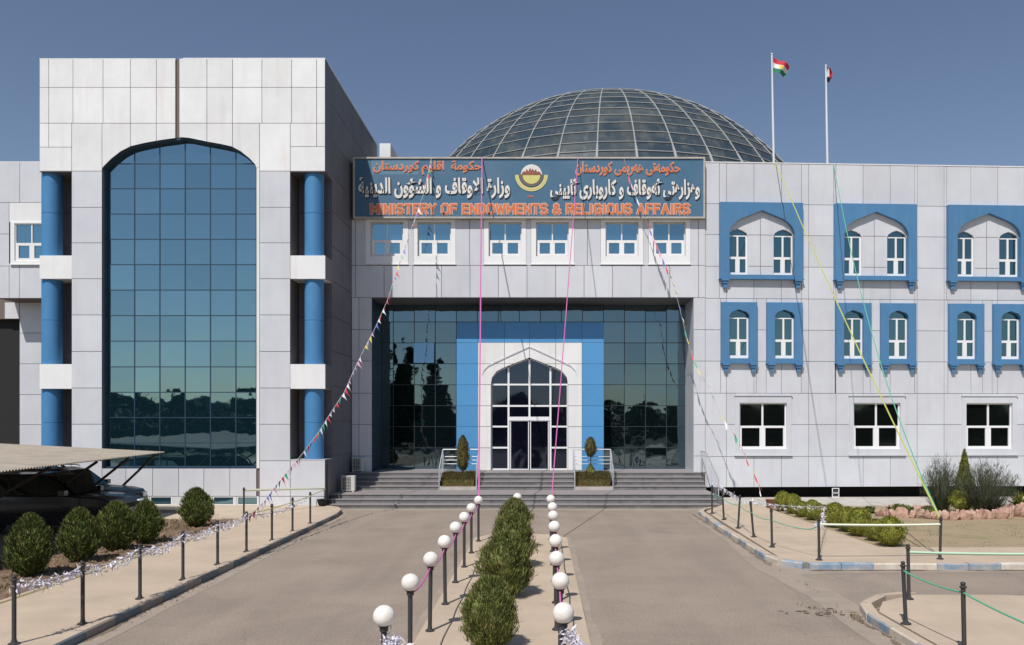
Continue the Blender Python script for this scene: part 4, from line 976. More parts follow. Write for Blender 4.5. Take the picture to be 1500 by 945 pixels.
# emblem: snowy mountains over a yellow half disc, with a yellow arc below
EX, EZ, e1 = sgx(778.5), sgz(256.5), 1/ (F/DS)
def fan(a0, a1, r0, r1, n=24):
    P = [(EX+r1*math.cos(R(a0+(a1-a0)*i/n)), EZ+r1*math.sin(R(a0+(a1-a0)*i/n))) for i in range(n+1)]
    Q = [(EX+r0*math.cos(R(a0+(a1-a0)*i/n)), EZ+r0*math.sin(R(a0+(a1-a0)*i/n))) for i in range(n+1)]
    return P, Q
def emb(name, poly_list, y, m):
    b = MB(at(DS))
    for i, pl in enumerate(poly_list): b.prism(pl, y, y+.012)
    return b
def ring(a0, a1, r0, r1, n=24):
    P, Q = fan(a0, a1, r0, r1, n); return [[Q[i], P[i], P[i+1], Q[i+1]] for i in range(n)]
eo = sp(emb('e', ring(0, 180, 0.001, 15.5*e1), -.016, None), 'emblem', M['white_txt']); tag(eo, 'round emblem of snowy mountains over a yellow bowl and arc')
mt = [(-15,0),(-13,4),(-10,6),(-9,3.5),(-7,9),(-4.5,5),(-2,10.5),(0,6.5),(2,9.5),(4,5.5),(6.5,8.5),(8.5,4),(11,5.5),(14,2),(15,0)]
pl = [[(EX+a*e1, EZ), (EX+c*e1, EZ), (EX+c*e1, EZ+q*e1+.002), (EX+a*e1, EZ+p*e1+.002)] for (a, p), (c, q) in zip(mt, mt[1:])]
b = emb('e', pl, -.026, None); b.build('emblem_hills', M['red'], eo)
emb('e', ring(180, 360, .001, 13.0*e1), -.018, None).build('emblem_bowl', M['yellow'], eo)
emb('e', ring(180, 360, 13.4*e1, 17.0*e1), -.016, None).build('emblem_band', M['joint'], eo)
emb('e', ring(180, 360, 18.6*e1, 24*e1), -.018, None).build('emblem_arc', M['yellow'], eo)
emb('e', ring(192, 348, 20.8*e1, 21.8*e1), -.022, None).build('emblem_arc_line', M['cream'], eo)
ribbon([[(sgx(773), sgz(288.5)), (sgx(775), sgz(286.5)), (sgx(777), sgz(289)), (sgx(779), sgz(286.8)), (sgx(781), sgz(288.5))]], .035, -.016, M['orange'], 'lettering', 'tiny red scribble under the emblem')

# ------------------------------------------------------------------ flagpoles
def flagpole(x, zt, lean, label, flag):
    t = thing('flagpole', label, 'flagpole', (x, 39.2, Z_ROOF-.3)); b = MB(); h = zt-Z_ROOF+.3
    b.tube([(0, 0, 0), (lean*.55, 0, h*.5), (lean, 0, h)], [.055, .05, .035], 8); b.build('pole', M['pole_white'], t)
    b = MB(); b.lathe([(0, -.05), (.05, -.02), (.05, .03), (0, .07)], (lean, 0, h+.02), 10); b.build('finial', M['pole_white'], t)
    flag(t, lean, h)
def cloth(rows_, cols, fn, mats):
    b = MB(); vs = [fn(i/cols, j/rows_) for j in range(rows_+1) for i in range(cols+1)]
    return vs
def flag_tri(t, lean, h):
    b = MB(); NX, NY = 18, 15
    def f(u, v):   # u along fly, v down
        x = .08+u*.80*(1-.25*v); z = -.12-v*.72-u*.42*(1-.55*v)+.0; y = .12*math.sin(u*7+v*2)*(.3+u)
        return (lean+x, y, h+z)
    for j in range(NY):
        for i in range(NX):
            u, v = (i+.5)/NX, (j+.5)/NY; dx, dz = (u-.5)*1.5, (v-.5); r = math.hypot(dx, dz)
            b.m = 3 if r < .17 else (0 if j < 5 else 1 if j < 10 else 2)
            b.add([f(i/NX, (j+1)/NY), f((i+1)/NX, (j+1)/NY), f((i+1)/NX, j/NY), f(i/NX, j/NY)], [(0, 1, 2, 3)], True)
    b.build('flag', [M['flag_red'], M['flag_white'], M['flag_green'], M['flag_yellow']], t)
def flag_furl(t, lean, h):
    b = MB(); NX, NY = 10, 12
    def f(u, v):
        return (lean+.05+u*.20*(.55+.75*math.sin(min(1, v*1.1)*3.0)), .10*math.sin(u*11+v*3), h-.08-v*.66-u*.04)
    for j in range(NY):
        for i in range(NX):
            b.m = 2 if j > 7 else (0 if i > 5 or j < 1 else 1)
            b.add([f(i/NX, (j+1)/NY), f((i+1)/NX, (j+1)/NY), f((i+1)/NX, j/NY), f(i/NX, j/NY)], [(0, 1, 2, 3)], True)
    b.build('flag', [M['flag_red'], M['flag_white'], M['flag_black']], t)
flagpole(PX(1134, 39.2), PZ(80, 39.2), -.11, 'taller white flagpole flying a red, white and green flag with a yellow sun', flag_tri)
flagpole(PX(1212.5, 39.2), PZ(97, 39.2), -.09, 'shorter white flagpole with a limp red, white and black flag', flag_furl)

# ------------------------------------------------------------------ globe lamps
def lamp_proto():
    t = thing('globe_lamp', 'x', 'lamp', (0, 0, 0), 'g')
    b = MB(); b.lathe([(0, 0), (.075, 0), (.075, .02), (.045, .035), (.038, .06), (.034, .08), (.034, 1.02), (0, 1.02)], n=14); b.build('post', M['pole'], t)
    b = MB(); b.lathe([(0, 1.0), (.05, 1.0), (.052, 1.05), (.075, 1.065), (.075, 1.08), (0, 1.085)], n=14); b.build('collar', M['pole'], t)
    b = MB(); b.lathe([(.127*math.sin(math.pi*i/16), 1.175-.127*math.cos(math.pi*i/16)) for i in range(17)], n=28); b.build('globe', M['globe'], t)
    return t
L0 = lamp_proto()
ly = [9.52, 11.49, 13.42, 15.38, 17.45, 19.3, 21.35, 23.45]; ry = [9.67, 11.6, 13.5, 15.5, 17.6, 19.6, 21.6, 23.8]
od = ['nearest', 'second', 'third', 'fourth', 'fifth', 'sixth', 'seventh', 'farthest']
for k in range(8):
    lab = '%s white globe lamp%s of the left row on the median%s' % (od[k], ' from the camera' if 0 < k < 7 else '', [', wrapped in silvery foil', '', '', '', '', '', '', ', at the stairs'][k])
    if k == 0: L0.location = (-1.845, ly[0], .06); L0['label'] = lab; L0['group'] = 'globe lamps left of the median bushes'
    else: copy_thing(L0, (-1.845+random.uniform(-.02, .02), ly[k], .06), lab).rotation_euler = (random.uniform(-.01, .01), random.uniform(-.012, .012), k*1.3)
for k in range(8):
    lab = '%s white globe lamp%s of the right row on the median%s' % (od[k], ' from the camera' if 0 < k < 7 else '', [', foil hanging from its neck', '', '', '', '', '', '', ', before the stairs'][k])
    copy_thing(L0, (.243+random.uniform(-.015, .015), ry[k], .06), lab, group='globe lamps right of the median bushes')
copy_thing(L0, (-.755, 24.4, .06), 'single white globe lamp behind the farthest median bush, between the two rows', group='globe lamp at the head of the median')

# ------------------------------------------------------------------ slim bollard posts
def post_proto():
    t = thing('bollard', 'x', 'bollard', (0, 0, 0), 'g')
    b = MB(); b.lathe([(0, 0), (.085, 0), (.085, .018), (.045, .035), (.036, .07), (.032, .09), (.032, .96), (0, .96)], n=12); b.build('post', M['pole'], t)
    b = MB(); b.lathe([(0, .95), (.034, .95), (.05, .965), (.05, .98), (.028, .995), (.035, 1.01), (.038, 1.025), (.03, 1.04), (0, 1.05)], n=12); b.build('knob', M['pole'], t)
    return t
B0 = post_proto()
lp = [(-7.97, 12.35)] + [(-7.62, y) for y in (13.57, 15.5, 17.35, 19.2, 21.07, 23.05, 24.95, 26.85)]
nm = ['first slim bollard at the left photo edge, yellow ribbon on its knob', 'second slim bollard from the left edge on the left pavement', 'third slim bollard from the left edge, beside the kerb', 'fourth slim bollard from the left edge on the left pavement', 'fifth slim bollard from the left edge, foil garland passing its top', 'sixth slim bollard from the left edge, end of the paper bunting', 'third last slim bollard towards the stairs on the left pavement', 'second last slim bollard towards the stairs on the left pavement', 'last slim bollard before the stairs on the left pavement']
for k, (x, y) in enumerate(lp):
    if k == 0: B0.location = (x, y, .135); B0['label'] = nm[0]; B0['group'] = 'slim bollards along the left pavement'
    else: copy_thing(B0, (x, y, .135), nm[k])
copy_thing(B0, (-10.47, 28.7, .135), 'lone slim bollard close to the tower wall holding the pale tape', group='slim bollard by the tower')
rp = [(6.16, 29.8, 0, 'farthest slim bollard of the right pavement, at the stair foot'), (6.18, 27.95, -.05, 'second farthest slim bollard on the right kerb, tied with green rope'), (6.14, 25.75, .06, 'slim bollard leaning right on the right kerb'), (6.13, 23.8, -.09, 'slim bollard leaning left on the right kerb'), (6.13, 21.9, -.02, 'upright slim bollard on the right kerb before the corner'), (6.7, 19.86, -.01, 'slim bollard at the kerb corner where the pale tape starts'), (9.7, 20.0, .02, 'slim bollard before the lawn where yellow and green ropes meet'),
      (6.93, 15.5, -.02, 'rear slim bollard on the near right island'), (6.03, 13.6, -.05, 'slim bollard on the corner of the near right island'), (6.1, 11.85, -.02, 'nearest slim bollard on the right, cut by the lower photo edge')]
for k, (x, y, ln, lab) in enumerate(rp):
    c = copy_thing(B0, (x, y, .13), lab, group='slim bollards on the right side'); c.rotation_euler = (0, ln, 0)
def posttop(x, y, ln=0): return Vector((x+math.sin(ln)*.95, y, .13+.95))

# ------------------------------------------------------------------ ropes, tapes, garlands, bunting
def sag(a, b_, s, n=16):
    a = Vector(a); b_ = Vector(b_); return [a.lerp(b_, i/n)+Vector((0, 0, -4*s*(i/n)*(1-i/n))) for i in range(n+1)]
def rope(name, pts, r, m, label, cat='rope', origin=None):
    b = MB(); b.tube([tuple(p) for p in pts], r, 5); o = b.build(name, m); return tag(o, label, cat)
ptop = lambda px, py, D: Vector((PX(px, D), D, PZ(py, D)))
far_l = Vector((-1.83, 23.45, 1.1)); far_r = Vector((.243, 23.8, 1.1))
rope('rope', sag(ptop(706, 231, DS-.08), far_l, .0), .026, M['pink'], 'magenta rope from the sign down to the farthest left globe lamp')
rope('rope', sag(ptop(846.5, 231, DS-.08), far_r, .12), .018, M['pink'], 'magenta rope from the sign down to the farthest right globe lamp')
pts = []
for k in range(1, 7): pts += sag((-1.845, ly[k], 1.10), (-1.845, ly[k+1], 1.10), .09, 6)[:-1]
rope('rope', pts+[Vector((-1.845, ly[7], 1.10))], .014, M['pink'], 'magenta rope strung along the left row of globe lamps')
pts = []
for k in range(0, 7): pts += sag((.243, ry[k], 1.10), (.243, ry[k+1], 1.10), .10, 6)[:-1]
rope('rope', pts+[Vector((.243, ry[7], 1.10))], .014, M['pink'], 'magenta rope strung along the right row of globe lamps')
T7 = posttop(9.7, 20.0, .02)
rope('rope', sag(ptop(1136, 238, DW+.2), T7, .25), .020, M['rope_y'], 'yellow green rope from the roof edge to the bollard before the lawn')
rope('rope', sag(ptop(1221, 240, DW+.3), T7+Vector((0, 0, .03)), 1.5), .016, M['rope_g'], 'green rope from the roof edge sagging to the bollard before the lawn')
T6 = posttop(6.7, 19.86, -.01)
rope('tape', sag(T6-Vector((0, 0, .08)), T7-Vector((0, 0, .1)), .02), .030, M['tape'], 'pale tape between the corner bollard and the lawn bollard', 'tape')
T8 = posttop(6.93, 15.5, -.02)
rope('tape', sag(T8-Vector((0, 0, .06)), Vector((12.0, 15.0, 1.13)), .05), .028, M['tape_g'], 'pale green tape running right from the rear island bollard', 'tape')
T9 = posttop(6.03, 13.6, -.05); T10 = posttop(6.1, 11.85, -.02)
rope('rope', sag(T9-Vector((0, 0, .06)), T10-Vector((0, 0, .06)), .04)+sag(T10-Vector((0, 0, .06)), Vector((6.05, 9.0, 1.0)), .05)[1:], .014, M['rope_g'], 'green rope tied along the near right island bollards')
rope('rope', sag((-10.47, 28.7, 1.08), (TR-.02, DT-.06, PZ(715, DT)), .0), .045, M['tape'], 'pale tape from the lone bollard to the drainpipe at the tower corner', 'tape')
pts = []
RQ = [posttop(x, y, l) for x, y, l, _ in rp[:6]]
for a, c in zip(RQ, RQ[1:]): pts += sag(a-Vector((0, 0, .22)), c-Vector((0, 0, .22)), .06, 6)[:-1]
rope('rope', pts+[RQ[5]-Vector((0, 0, .12))], .012, M['rope_g'], 'thin green rope along the bollards of the right kerb')
LQ = [Vector((x, y, 1.10)) for x, y in lp]
rope('rope', sag(LQ[5], LQ[8]+Vector((.1, 1.5, .05)), .08), .012, M['rope_y'], 'thin yellow green rope along the far bollards of the left pavement')
def garland(name, pts, w, n, label, seed, mm='foil', droop=.5):
    rnd = random.Random(seed); b = MB(); pts = [Vector(p) for p in pts]
    for _ in range(n):
        k = rnd.uniform(0, len(pts)-1.001); i = int(k); p = pts[i].lerp(pts[i+1], k-i)+Vector((rnd.gauss(0, w*.25), rnd.gauss(0, w*.25), rnd.uniform(-w*droop*2, w*.3)))
        d = Vector((rnd.gauss(0, 1), rnd.gauss(0, 1), rnd.gauss(-.4, .8))).normalized(); random.seed(rnd.random()); sprig(b, p, d, rnd.uniform(.05, .14), rnd.uniform(.012, .04))
    b.tube([tuple(p) for p in pts], .006, 4)
    return tag(b.build(name, M[mm]), label, 'garland')
gp = []
for a, c in zip(LQ[0:6], LQ[1:6]): gp += sag(a, c, .10, 8)[:-1]
garland('foil_garland', gp+[LQ[5]], .12, 950, 'crumpled silvery foil garland draped along the left bollards', 1)
garland('foil_garland', sag(LQ[5], LQ[8], .18, 12), .05, 220, 'thin remains of foil garland on the far left bollards', 2)
garland('foil_garland', sag(RQ[0]+Vector((.3, 1.2, .1)), RQ[2], .02, 6)+sag(RQ[2], Vector((8.6, 25.0, .9)), .1, 8)[1:]+sag(Vector((8.6, 25.0, .9)), RQ[5]+Vector((.0, .1, 0)), .3, 8)[1:], .07, 520, 'silvery purple foil garland strung over the right pavement bollards', 3)
garland('foil_garland', [(-1.80, 9.45, 1.03), (-1.68, 9.4, .92), (-1.70, 9.3, .8)], .16, 420, 'bunch of foil ribbon wrapped round the nearest left globe lamp', 4)
garland('foil_garland', [(.26, 9.6, 1.06), (.38, 9.5, 1.0), (.44, 9.45, .88), (.48, 9.4, .78)], .10, 300, 'bunch of foil ribbon hanging from the nearest right globe lamp', 5)
def bunting(pxs, deps, label, n, seed):
    """string with paper pennants, given by photo points and depths"""
    pts = [ptop(x, y, D) for (x, y), D in zip(pxs, deps)]
    t = thing('bunting', label, 'bunting', pts[-1]); o = pts[-1]; pts = [p-o for p in pts]
    b = MB(); b.tube([tuple(p) for p in pts], .006, 4); b.build('string', M['c_white'], t)
    rnd = random.Random(seed); cs = ['c_red', 'c_green', 'c_yellow', 'c_blue', 'c_white', 'c_pink', 'c_white', 'c_red']
    L = [0]
    for a, c in zip(pts, pts[1:]): L.append(L[-1]+(c-a).length)
    for k in range(n):
        s = L[-1]*(k+.5)/n; i = max(j for j in range(len(L)-1) if L[j] <= s); f = (s-L[i])/(L[i+1]-L[i]); p = pts[i].lerp(pts[i+1], f); d = (pts[i+1]-pts[i]).normalized()
        b = MB(); w = .11; h = rnd.uniform(.22, .46); tw = rnd.uniform(-.8, .8); fl = Vector((math.sin(tw)*.6+.35, -.4*math.cos(tw), -1)).normalized()*h
        q = Vector((math.cos(tw), math.sin(tw), 0))*.03
        b.add([tuple(p-d*w), tuple(p+d*w), tuple(p+d*w*.5+fl*.5+q), tuple(p+fl), tuple(p-d*w*.6+fl*.5-q)], [(0, 1, 2, 4), (4, 2, 3)])
        b.build('pennant', M[rnd.choice(cs)], t)
A_px = [(632,231),(620,285),(606,325),(580,400),(567,441),(548.6,482),(533,512),(519,541),(504,575),(481,610),(466,634),(451,654),(437,672),(419,693),(401,715),(387.5,734),(364,757)]
A_d = [DS-.1+(21.07-DS)*(((i)/16)**1.15) for i in range(17)]
bunting(A_px, A_d, 'multicoloured paper bunting hanging from the sign down to a left pavement bollard', 84, 9)
B_px = [(914,232),(922,262),(935,296),(958,350),(980,400),(993,441),(1004,486),(1012,516),(1023,542),(1038,568),(1056.6,609),(1080,643),(1097,680),(1110,704),(1115,727)]
B_d = [DS-.1+(35.2-DS)*(i/14) for i in range(15)]
bunting(B_px, B_d, 'paper bunting hanging from the sign to the foot of the right wing', 44, 10)

# ------------------------------------------------------------------ things round the stairs
def ac(loc, label, rz=0, s=1):
    t = thing('ac_unit', label, 'air conditioner', loc, 'air conditioner units by the stairs', rz); t.scale = (s, s, s)
    b = MB(); b.box(-.28, .28, -.14, .14, .05, .68); b.build('casing', M['ac'], t)
    b = MB(); b.box(-.25, .12, -.148, -.141, .09, .64); b.build('fan_opening', M['ac_dark'], t)
    b = MB()
    for k in range(9): b.box(-.25, .12, -.158, -.15, .115+k*.062, .13+k*.062)
    for k in range(4): b.box(-.22+k*.1, -.21+k*.1, -.165, -.159, .09, .64)
    b.build('grille', M['ac'], t)
    b = MB(); b.box(-.24, -.18, -.14, .14, 0, .049); b.box(.18, .24, -.14, .14, 0, .049); b.build('foot', M['ac'], t)
ac((-8.22, 34.7, H*3), 'near air conditioner unit on the lower landing against the tower side')
ac((-8.33, 37.05, 1.2), 'far air conditioner unit at the top of the stairs by the glazing', s=.95)
b = MB(); b.tube([(TR+.06, DT-.06, .2), (TR+.06, DT-.06, 1.75), (TR+.03, DT-.0, 1.95)], .05, 8); tag(b.build('drainpipe', M['black']), 'dark drainpipe at the foot of the tower corner', 'pipe')
t = thing('floodlight', 'black floodlight lying at the foot of the tower corner', 'floodlight', (TR-.02, DT-.35, .135))
b = MB(); b.lathe([(0, 0), (.10, 0), (.17, .08), (.22, .26), (.24, .27), (.20, .25), (0, .12)], n=16); b.build('housing', M['black'], t); b = MB(); b.tube([(-.24, 0, .2), (-.24, 0, .0), (.24, 0, .0), (.24, 0, .2)], .015); b.build('bracket', M['black'], t)
t = thing('flower_pot', 'small brown and white planter pot at the head of the clipped row', 'pot', (PX(1129, 32.6), 32.6, .05))
b = MB(); b.lathe([(0, 0), (.14, 0), (.2, .32), (.22, .34), (.17, .33), (0, .28)], n=14); b.build('pot', M['terracotta'], t); b = MB(); b.box(-.02, .24, -.1, .1, 0, .22); b.build('block', M['conc'], t)
t = thing('metal_stand', 'small white metal stand by the dark gap under the right wing', 'stand', (PX(1224, 37.3), 37.3, .035))
b = MB(); box_frame(b, -.16, .16, 0, .42, .03, -.02, .02); b.box(-.16, .16, -.02, .02, .18, .21); b.build('frame', M['frame_white'], t); b = MB(); b.box(-.14, .14, .022, .03, .03, .4); b.build('back', M['ac_dark'], t)

# rocks round the shrub bed
t = thing('rock_border', 'low border of pink stones round the shrub bed on the right lawn', 'rockery', (14.5, 29, .05))
def rock(seed):
    rnd = random.Random(seed); b = MB(); n, m_ = 9, 6; vs = []
    o = Vector((seed*2.3, seed, 0))
    for j in range(m_+1):
        for i in range(n):
            a, e = 2*math.pi*i/n, math.pi*(j/m_-.5); p = Vector((math.cos(a)*math.cos(e), math.sin(a)*math.cos(e)*.7, math.sin(e)*1.05)); p *= 1+.5*noise.noise(p*1.3+o); vs.append(tuple(p))
    b.add(vs, [(j*n+i, j*n+(i+1) % n, (j+1)*n+(i+1) % n, (j+1)*n+i) for j in range(m_) for i in range(n)]); return b.mesh('stone', M['rock'])
rk = [rock(s) for s in range(6)]; rnd = random.Random(8); spots = []
for k in range(25): a = k/24; spots.append((12.15+a*4.6-.0, 29.6-1.05*math.sin(a*2.9), .25))
for k in range(18): a = k/17; spots.append((16.2+a*2.2, 28.75+.75*a+.5*math.sin(a*5), .28+.03*(k % 3)))
for k in range(12): a = k/11; spots.append((12.9+a*1.2, 30.5-.45*a, .24))
for k in range(14): a = k/13; spots.append((16.9+a*1.6, 29.9-.5*math.sin(a*3), .32))
for (x, y, s) in spots:
    o = link('stone', rk[rnd.randrange(6)], t, (x-14.5+rnd.uniform(-.05, .05), y-29+rnd.uniform(-.06, .06), s*.55)); o.rotation_euler = (rnd.uniform(-.3, .3), rnd.uniform(-.3, .3), rnd.uniform(0, 6)); o.scale = (s*rnd.uniform(.5, .8), s*rnd.uniform(.5, .8), s*rnd.uniform(.55, 1.05))
# clods and stones in the left bed, small tufts in the cracks
b = MB(); rnd = random.Random(77)
for _ in range(900):
    x, y = rnd.uniform(-13.2, -10.2), rnd.uniform(15, 28); s = rnd.uniform(.02, .07); z = .11+.07*noise.noise(Vector((x, y, 3))*2.2)
    vs = [(x+s*rnd.uniform(.6, 1.2)*math.cos(a), y+s*rnd.uniform(.6, 1.2)*math.sin(a), z) for a in (0, 1.57, 3.14, 4.7)]+[(x, y, z+s*rnd.uniform(.6, 1.1))]
    b.add(vs, [(0, 1, 4), (1, 2, 4), (2, 3, 4), (3, 0, 4)])
tag(b.build('soil_clods', M['soil']), 'clods of earth in the left planting bed', 'soil', kind='stuff')
b = MB()
def grass(x, y, z, n, w, h):
    for _ in range(n): random.seed(rnd.random()); sprig(b, Vector((x+rnd.gauss(0, w), y+rnd.gauss(0, w), z)), Vector((rnd.gauss(0, .5), rnd.gauss(0, .5), 1)).normalized(), h*rnd.uniform(.5, 1.3), .012)
for _ in range(170): grass(rnd.uniform(-13.1, -10.2), rnd.uniform(16, 28), .1, 14, .08, .13)
for (x, y, n) in ((5.35, 14.9, 26), (5.6, 14.62, 30), (5.1, 15.25, 16), (5.72, 14.2, 16), (5.45, 14.4, 12), (4.9, 15.5, 8), (9.7, 14.35, 120), (9.9, 14.3, 80)): grass(x, y, .0 if x < 9 else .13, n, .07, .07 if x < 9 else .16)
for k in range(60): grass(5.62+rnd.uniform(-.05, .03), rnd.uniform(9, 30), 0, 3, .03, .04)
for k in range(60): grass(-7.2+rnd.uniform(-.05, .1), rnd.uniform(9, 30), 0, 3, .04, .04)
for k in range(320): grass(rnd.uniform(9.6, 20), rnd.uniform(22, 33), .06, 8, .12, .05)
tag(b.build('grass_tufts', M['leaf_brown']), 'dry grass and weeds in beds, lawn and kerb cracks', 'grass', kind='stuff')

# ------------------------------------------------------------------ carport and cars
CP = thing('carport', 'low cantilever carport with a dusty corrugated roof over the parked cars', 'carport', (-17, 25, 0))
def cpz(x): return 2.32+(-14.2-x)*.05
b = MB(); n = 130; Y0_, Y1_ = 12.0, 30.8
for i in range(n):
    y0 = Y0_+(Y1_-Y0_)*i/n; y1 = Y0_+(Y1_-Y0_)*(i+1)/n; ym = (y0+y1)/2; z = lambda x, k: cpz(x)+(.03 if k else 0)
    xr_ = lambda y: -14.2+(30.8-y)*.1
    prof = [(y0, 0), (y0+(y1-y0)*.3, 0), (y0+(y1-y0)*.5, 1), (y0+(y1-y0)*.8, 1), (y1, 0)]
    vs = []
    for (y, k) in prof: vs += [(xr_(y), y, cpz(xr_(y))+k*.035), (-21, y, cpz(-21)+k*.035)]
    b.add(vs, [(2*j, 2*j+2, 2*j+3, 2*j+1) for j in range(4)])
    b.add([(v[0], v[1], v[2]-.01) for v in vs], [(2*j+1, 2*j+3, 2*j+2, 2*j) for j in range(4)])
o = b.build('roof_sheet', M['roof_sheet'], CP); o.location = (17, -25, 0)
for k, y in enumerate((30.3, 27.9, 25.5, 22.6, 19.0)):
    xe = -14.2+(30.8-y)*.1
    b = MB(); b.tube([(xe-.2, y, 2.24), (-15.6, y, 1.05), (-15.75, y, 0)], .045, 6); b.tube([(-15.7, y, .35), (-18.5, y, 2.4)], .045, 6); o = b.build('strut', M['rust'], CP); o.location = (17, -25, 0)
for x in (-14.6, -16.5, -18.6):
    b = MB(); b.tube([(x+(.9 if x > -15 else 0), 14, cpz(x)-.05-.0), (x, 30.6, cpz(x)-.05)], .035, 5); o = b.build('purlin', M['rust'], CP); o.location = (17, -25, 0)

def car(loc, label, paint, suv=True):
    """nose points to +x, origin under the middle"""
    t = thing('parked_car', label, 'car', loc, 'cars parked under the carport')
    hh = 1.86 if suv else 1.5; L = 2.42
    zs = .98 if suv else .85; bz = 1.12 if suv else .92
    low = [(-L, .42), (-L+.05, .30), (L-.18, .28), (L-.03, .42), (L, .62), (L-.03, .85), (L-.18, bz-.08), (L-.55, bz), (.98, bz+.07), (-L+.10, bz+.10), (-L+.0, bz-.15)]
    def loft(name, prof, ws, m, bev=.05):
        b = MB(); n = len(prof); vs = []
        cx = sum(p[0] for p in prof)/n; cz = sum(p[1] for p in prof)/n
        for (y, k) in ws: vs += [(cx+(p[0]-cx)*k, y, cz+(p[1]-cz)*k) for p in prof]
        r = len(ws); fs = [tuple(range(n)), tuple(range(r*n-1, (r-1)*n-1, -1))]
        fs += [(j*n+(i+1) % n, j*n+i, (j+1)*n+i, (j+1)*n+(i+1) % n) for j in range(r-1) for i in range(n)]
        b.add(vs, fs, True); o = b.build(name, m, t); md_ = o.modifiers.new('b', 'BEVEL'); md_.width = bev; md_.segments = 3; md_.limit_method = 'ANGLE'; md_.angle_limit = R(25); return o
    loft('body', low, [(-.93, .975), (-.88, 1), (.88, 1), (.93, .975)], paint)
    cab = [(1.05, bz+.02), (.28, hh-.09), (-.1, hh-.01), (-1.7, hh-.03), (-2.15, hh-.16), (-2.36, bz+.05)]
    b = MB(); n = len(cab)
    vs = [(x, -.86+(.14*(z-bz)/(hh-bz)), z) for x, z in cab]+[(x, .86-(.14*(z-bz)/(hh-bz)), z) for x, z in cab]
    b.add(vs, [tuple(range(n)), tuple(range(2*n-1, n-1, -1))]+[((i+1) % n, i, n+i, n+(i+1) % n) for i in range(n)]); o = b.build('cabin', paint, t); md_ = o.modifiers.new('b', 'BEVEL'); md_.width = .05; md_.segments = 2
    def yside(z): return .86-(.14*(z-bz)/(hh-bz))+.012
    for (pts_) in ([(.86, bz+.10), (.30, hh-.16), (.05, hh-.12), (.05, bz+.10)], [(-.02, bz+.10), (-.02, hh-.12), (-.95, hh-.11), (-.95, bz+.10)], [(-1.03, bz+.10), (-1.03, hh-.11), (-1.75, hh-.14), (-2.08, bz+.12)]):
        for s in (-1, 1):
            b = MB(); b.add([(x, s*yside(z), z) for x, z in pts_], [tuple(range(4))[::s]]); b.build('side_window', M['car_glass'], t)
    b = MB(); b.add([(1.01, -.74, bz+.09), (1.01, .74, bz+.09), (.33, .66, hh-.12), (.33, -.66, hh-.12)], [(0, 1, 2, 3)]); o = b.build('windscreen', M['car_glass'], t); o.location = (.03, 0, .02)
    for wx_ in (1.45, -1.45):
        for s in (-1, 1):
            b = MB(lambda p, wx_=wx_, s=s: (wx_+p[0], s*(.80)+p[2], .37+p[1])); b.lathe([(.0, -.11), (.34, -.11), (.37, -.07), (.37, .07), (.34, .11), (0, .11)], n=28); w = b.build('wheel', M['rubber'], t)
            b = MB(lambda p, wx_=wx_, s=s: (wx_+p[0], s*(.80)+p[2]*s, .37+p[1])); b.lathe([(0, .12), (.05, .13), (.20, .115), (.24, .13), (.24, .10)], n=20); b.build('rim', M['rim'], w)
            b = MB(lambda p, wx_=wx_, s=s: (wx_+p[0], s*(.925)+p[2]*.1, .40+p[1])); b.lathe([(.38, -.1), (.43, -.1), (.43, .1), (.38, .1)], n=28); b.build('wheel_arch', M['black'], t)
    for s in (-1, 1):
        b = MB(); b.box(L-.16, L-.015, s*.68-.17, s*.68+.17, bz-.36, bz-.17); o = b.build('headlight', M['lamp_glass'], t); m2_ = o.modifiers.new('b', 'BEVEL'); m2_.width = .04; m2_.segments = 2
        b = MB(); b.box(.72, .92, s*1.02-.1, s*1.02+.1, bz+.08, bz+.24); b.box(.76, .86, s*.90-.05, s*.90+.05, bz+.08, bz+.12); o = b.build('wing_mirror', paint, t)
    b = MB(); b.box(L-.05, L+.012, -.45, .45, bz-.36, bz-.20); b.build('grille', M['black'], t)
    b = MB(); b.box(-1.9, 1.9, -.945, .945, .60, .66); b.build('door_trim', M['black'], t)
    if suv:
        b = MB()
        for s in (-1, 1): b.tube([(-1.9, s*.62, hh+.0), (-1.85, s*.62, hh+.06), (.0, s*.62, hh+.06), (.08, s*.62, hh)], .018)
        b.build('roof_rail', M['steel'], t)
    return t
car((-15.45, 26.0, .02), 'black off-road car with roof rails parked side-on nearest under the carport', M['car'])
car((-16.75, 28.9, .02), 'dark grey car behind the black one, only its nose and headlight showing', M['car_grey'], True)

# ------------------------------------------------------------------ what the glass reflects: trees and low houses across the road behind the camera
def tree_mesh(seed, h, w, con=False):
    rnd = random.Random(seed); b = MB(); o = Vector((seed*4., 0, 0))
    for k in range(2600):
        t_ = rnd.random(); a = rnd.random()*6.283
        pr = (1-t_)**.8 if con else math.sqrt(max(0, 1-(2*t_-1)**2))
        r = w/2*pr*(.55+.5*rnd.random())*(1+.7*noise.noise(Vector((math.cos(a)*1.5, math.sin(a)*1.5, t_*4))+o))
        p = Vector((r*math.cos(a), r*math.sin(a), h*(.12 if con else .25)+t_*h*(.88 if con else .75)))
        random.seed(k+seed); sprig(b, p, Vector((rnd.gauss(0, 1), rnd.gauss(0, 1), rnd.gauss(0, .7))).normalized(), rnd.uniform(.5, 1.1), .5)
    return b.mesh('crown', M['tree_leaf'])
tm = [tree_mesh(1, 8, 7), tree_mesh(2, 7, 8), tree_mesh(3, 14, 4.5, True)]; rnd = random.Random(12)
trk = MB().tube([(0, 0, 0), (.1, 0, 1.5), (0, .1, 4.5)], [.25, .2, .08], 8).mesh('trunk', M['bark'])
k = 0
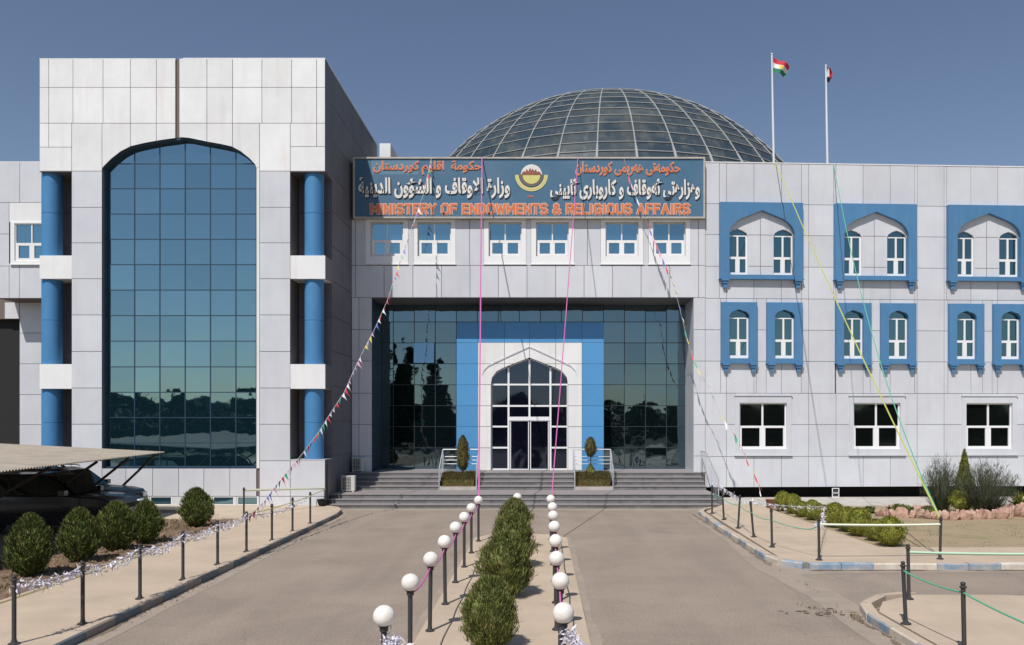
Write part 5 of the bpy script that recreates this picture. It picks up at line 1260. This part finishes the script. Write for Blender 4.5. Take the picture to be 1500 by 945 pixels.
for row, (yy, sc) in enumerate(((-36, .82), (-46, 1.0))):
    for i in range(20):
        x = -85+i*8.6+rnd.uniform(-4, 4)+row*6; s = sc*rnd.uniform(.6, 1.0)
        t = thing('tree', 'dark leafy tree across the road, seen only mirrored in the facade glass', 'tree', (x, yy+rnd.uniform(-4, 4), 0), 'trees across the road mirrored in the glass', rnd.uniform(0, 6)); t.scale = (s, s, s)
        link('crown', tm[k % 2], t); link('trunk', trk, t); k += 1
for x, y, s in ((-17, -22, .92), (-20.5, -24, 1.0), (-13.5, -25, .8), (-24, -23, .75)):
    t = thing('conifer', 'tall dark conifer behind the camera, mirrored at the left of the entrance glass', 'tree', (x, y, 0), 'conifers mirrored in the entrance glass', x); t.scale = (s, s, s); link('crown', tm[2], t); link('trunk', trk, t)
for (x, y, w, d_, h) in ((-60, -58, 26, 8, 6.2), (-22, -56, 18, 8, 5.2), (28, -57, 22, 8, 6.0), (62, -60, 20, 8, 5.4)):
    t = thing('low_building', 'long low flat-roofed building across the road, seen mirrored in the glass', 'building', (x, y, 0), 'low buildings mirrored in the glass')
    b = MB(); b.box(-w/2, w/2, -d_/2, d_/2, 0, h); b.build('wall', M['plaster'], t); b = MB(); b.box(-w/2-.3, w/2+.3, -d_/2-.3, d_/2+.3, h, h+.3); b.build('roof', M['conc'], t)
    for i in range(int(w/3)):
        b = MB(); b.box(-w/2+1+i*3, -w/2+2.3+i*3, d_/2, d_/2+.04, 1, 2.4); b.build('window', M['glass_low'], t)
# shaded hedge bank beyond the forecourt
b = MB(); rnd = random.Random(5)
for _ in range(14000):
    x = rnd.uniform(-70, 70); y = rnd.uniform(-34, -30); z = rnd.uniform(0, 4.6+1.2*noise.noise(Vector((x*.2, 0, 0)))); random.seed(_)
    sprig(b, Vector((x, y, z)), Vector((rnd.gauss(0, 1), rnd.gauss(0, 1), rnd.gauss(0, 1))).normalized(), .7, .5)
tag(b.build('hedge_bank', M['tree_leaf']), 'dark hedge bank across the forecourt mirrored in the glass', 'hedge', kind='stuff')
sheet('planted_ground', [(-200, -80), (200, -80), (200, -12), (-200, -12)], .006, mat('dark_ground_cover', (.05, .06, .025), .95, col2=(.12, .10, .06), nscale=.3, nvar=.2))
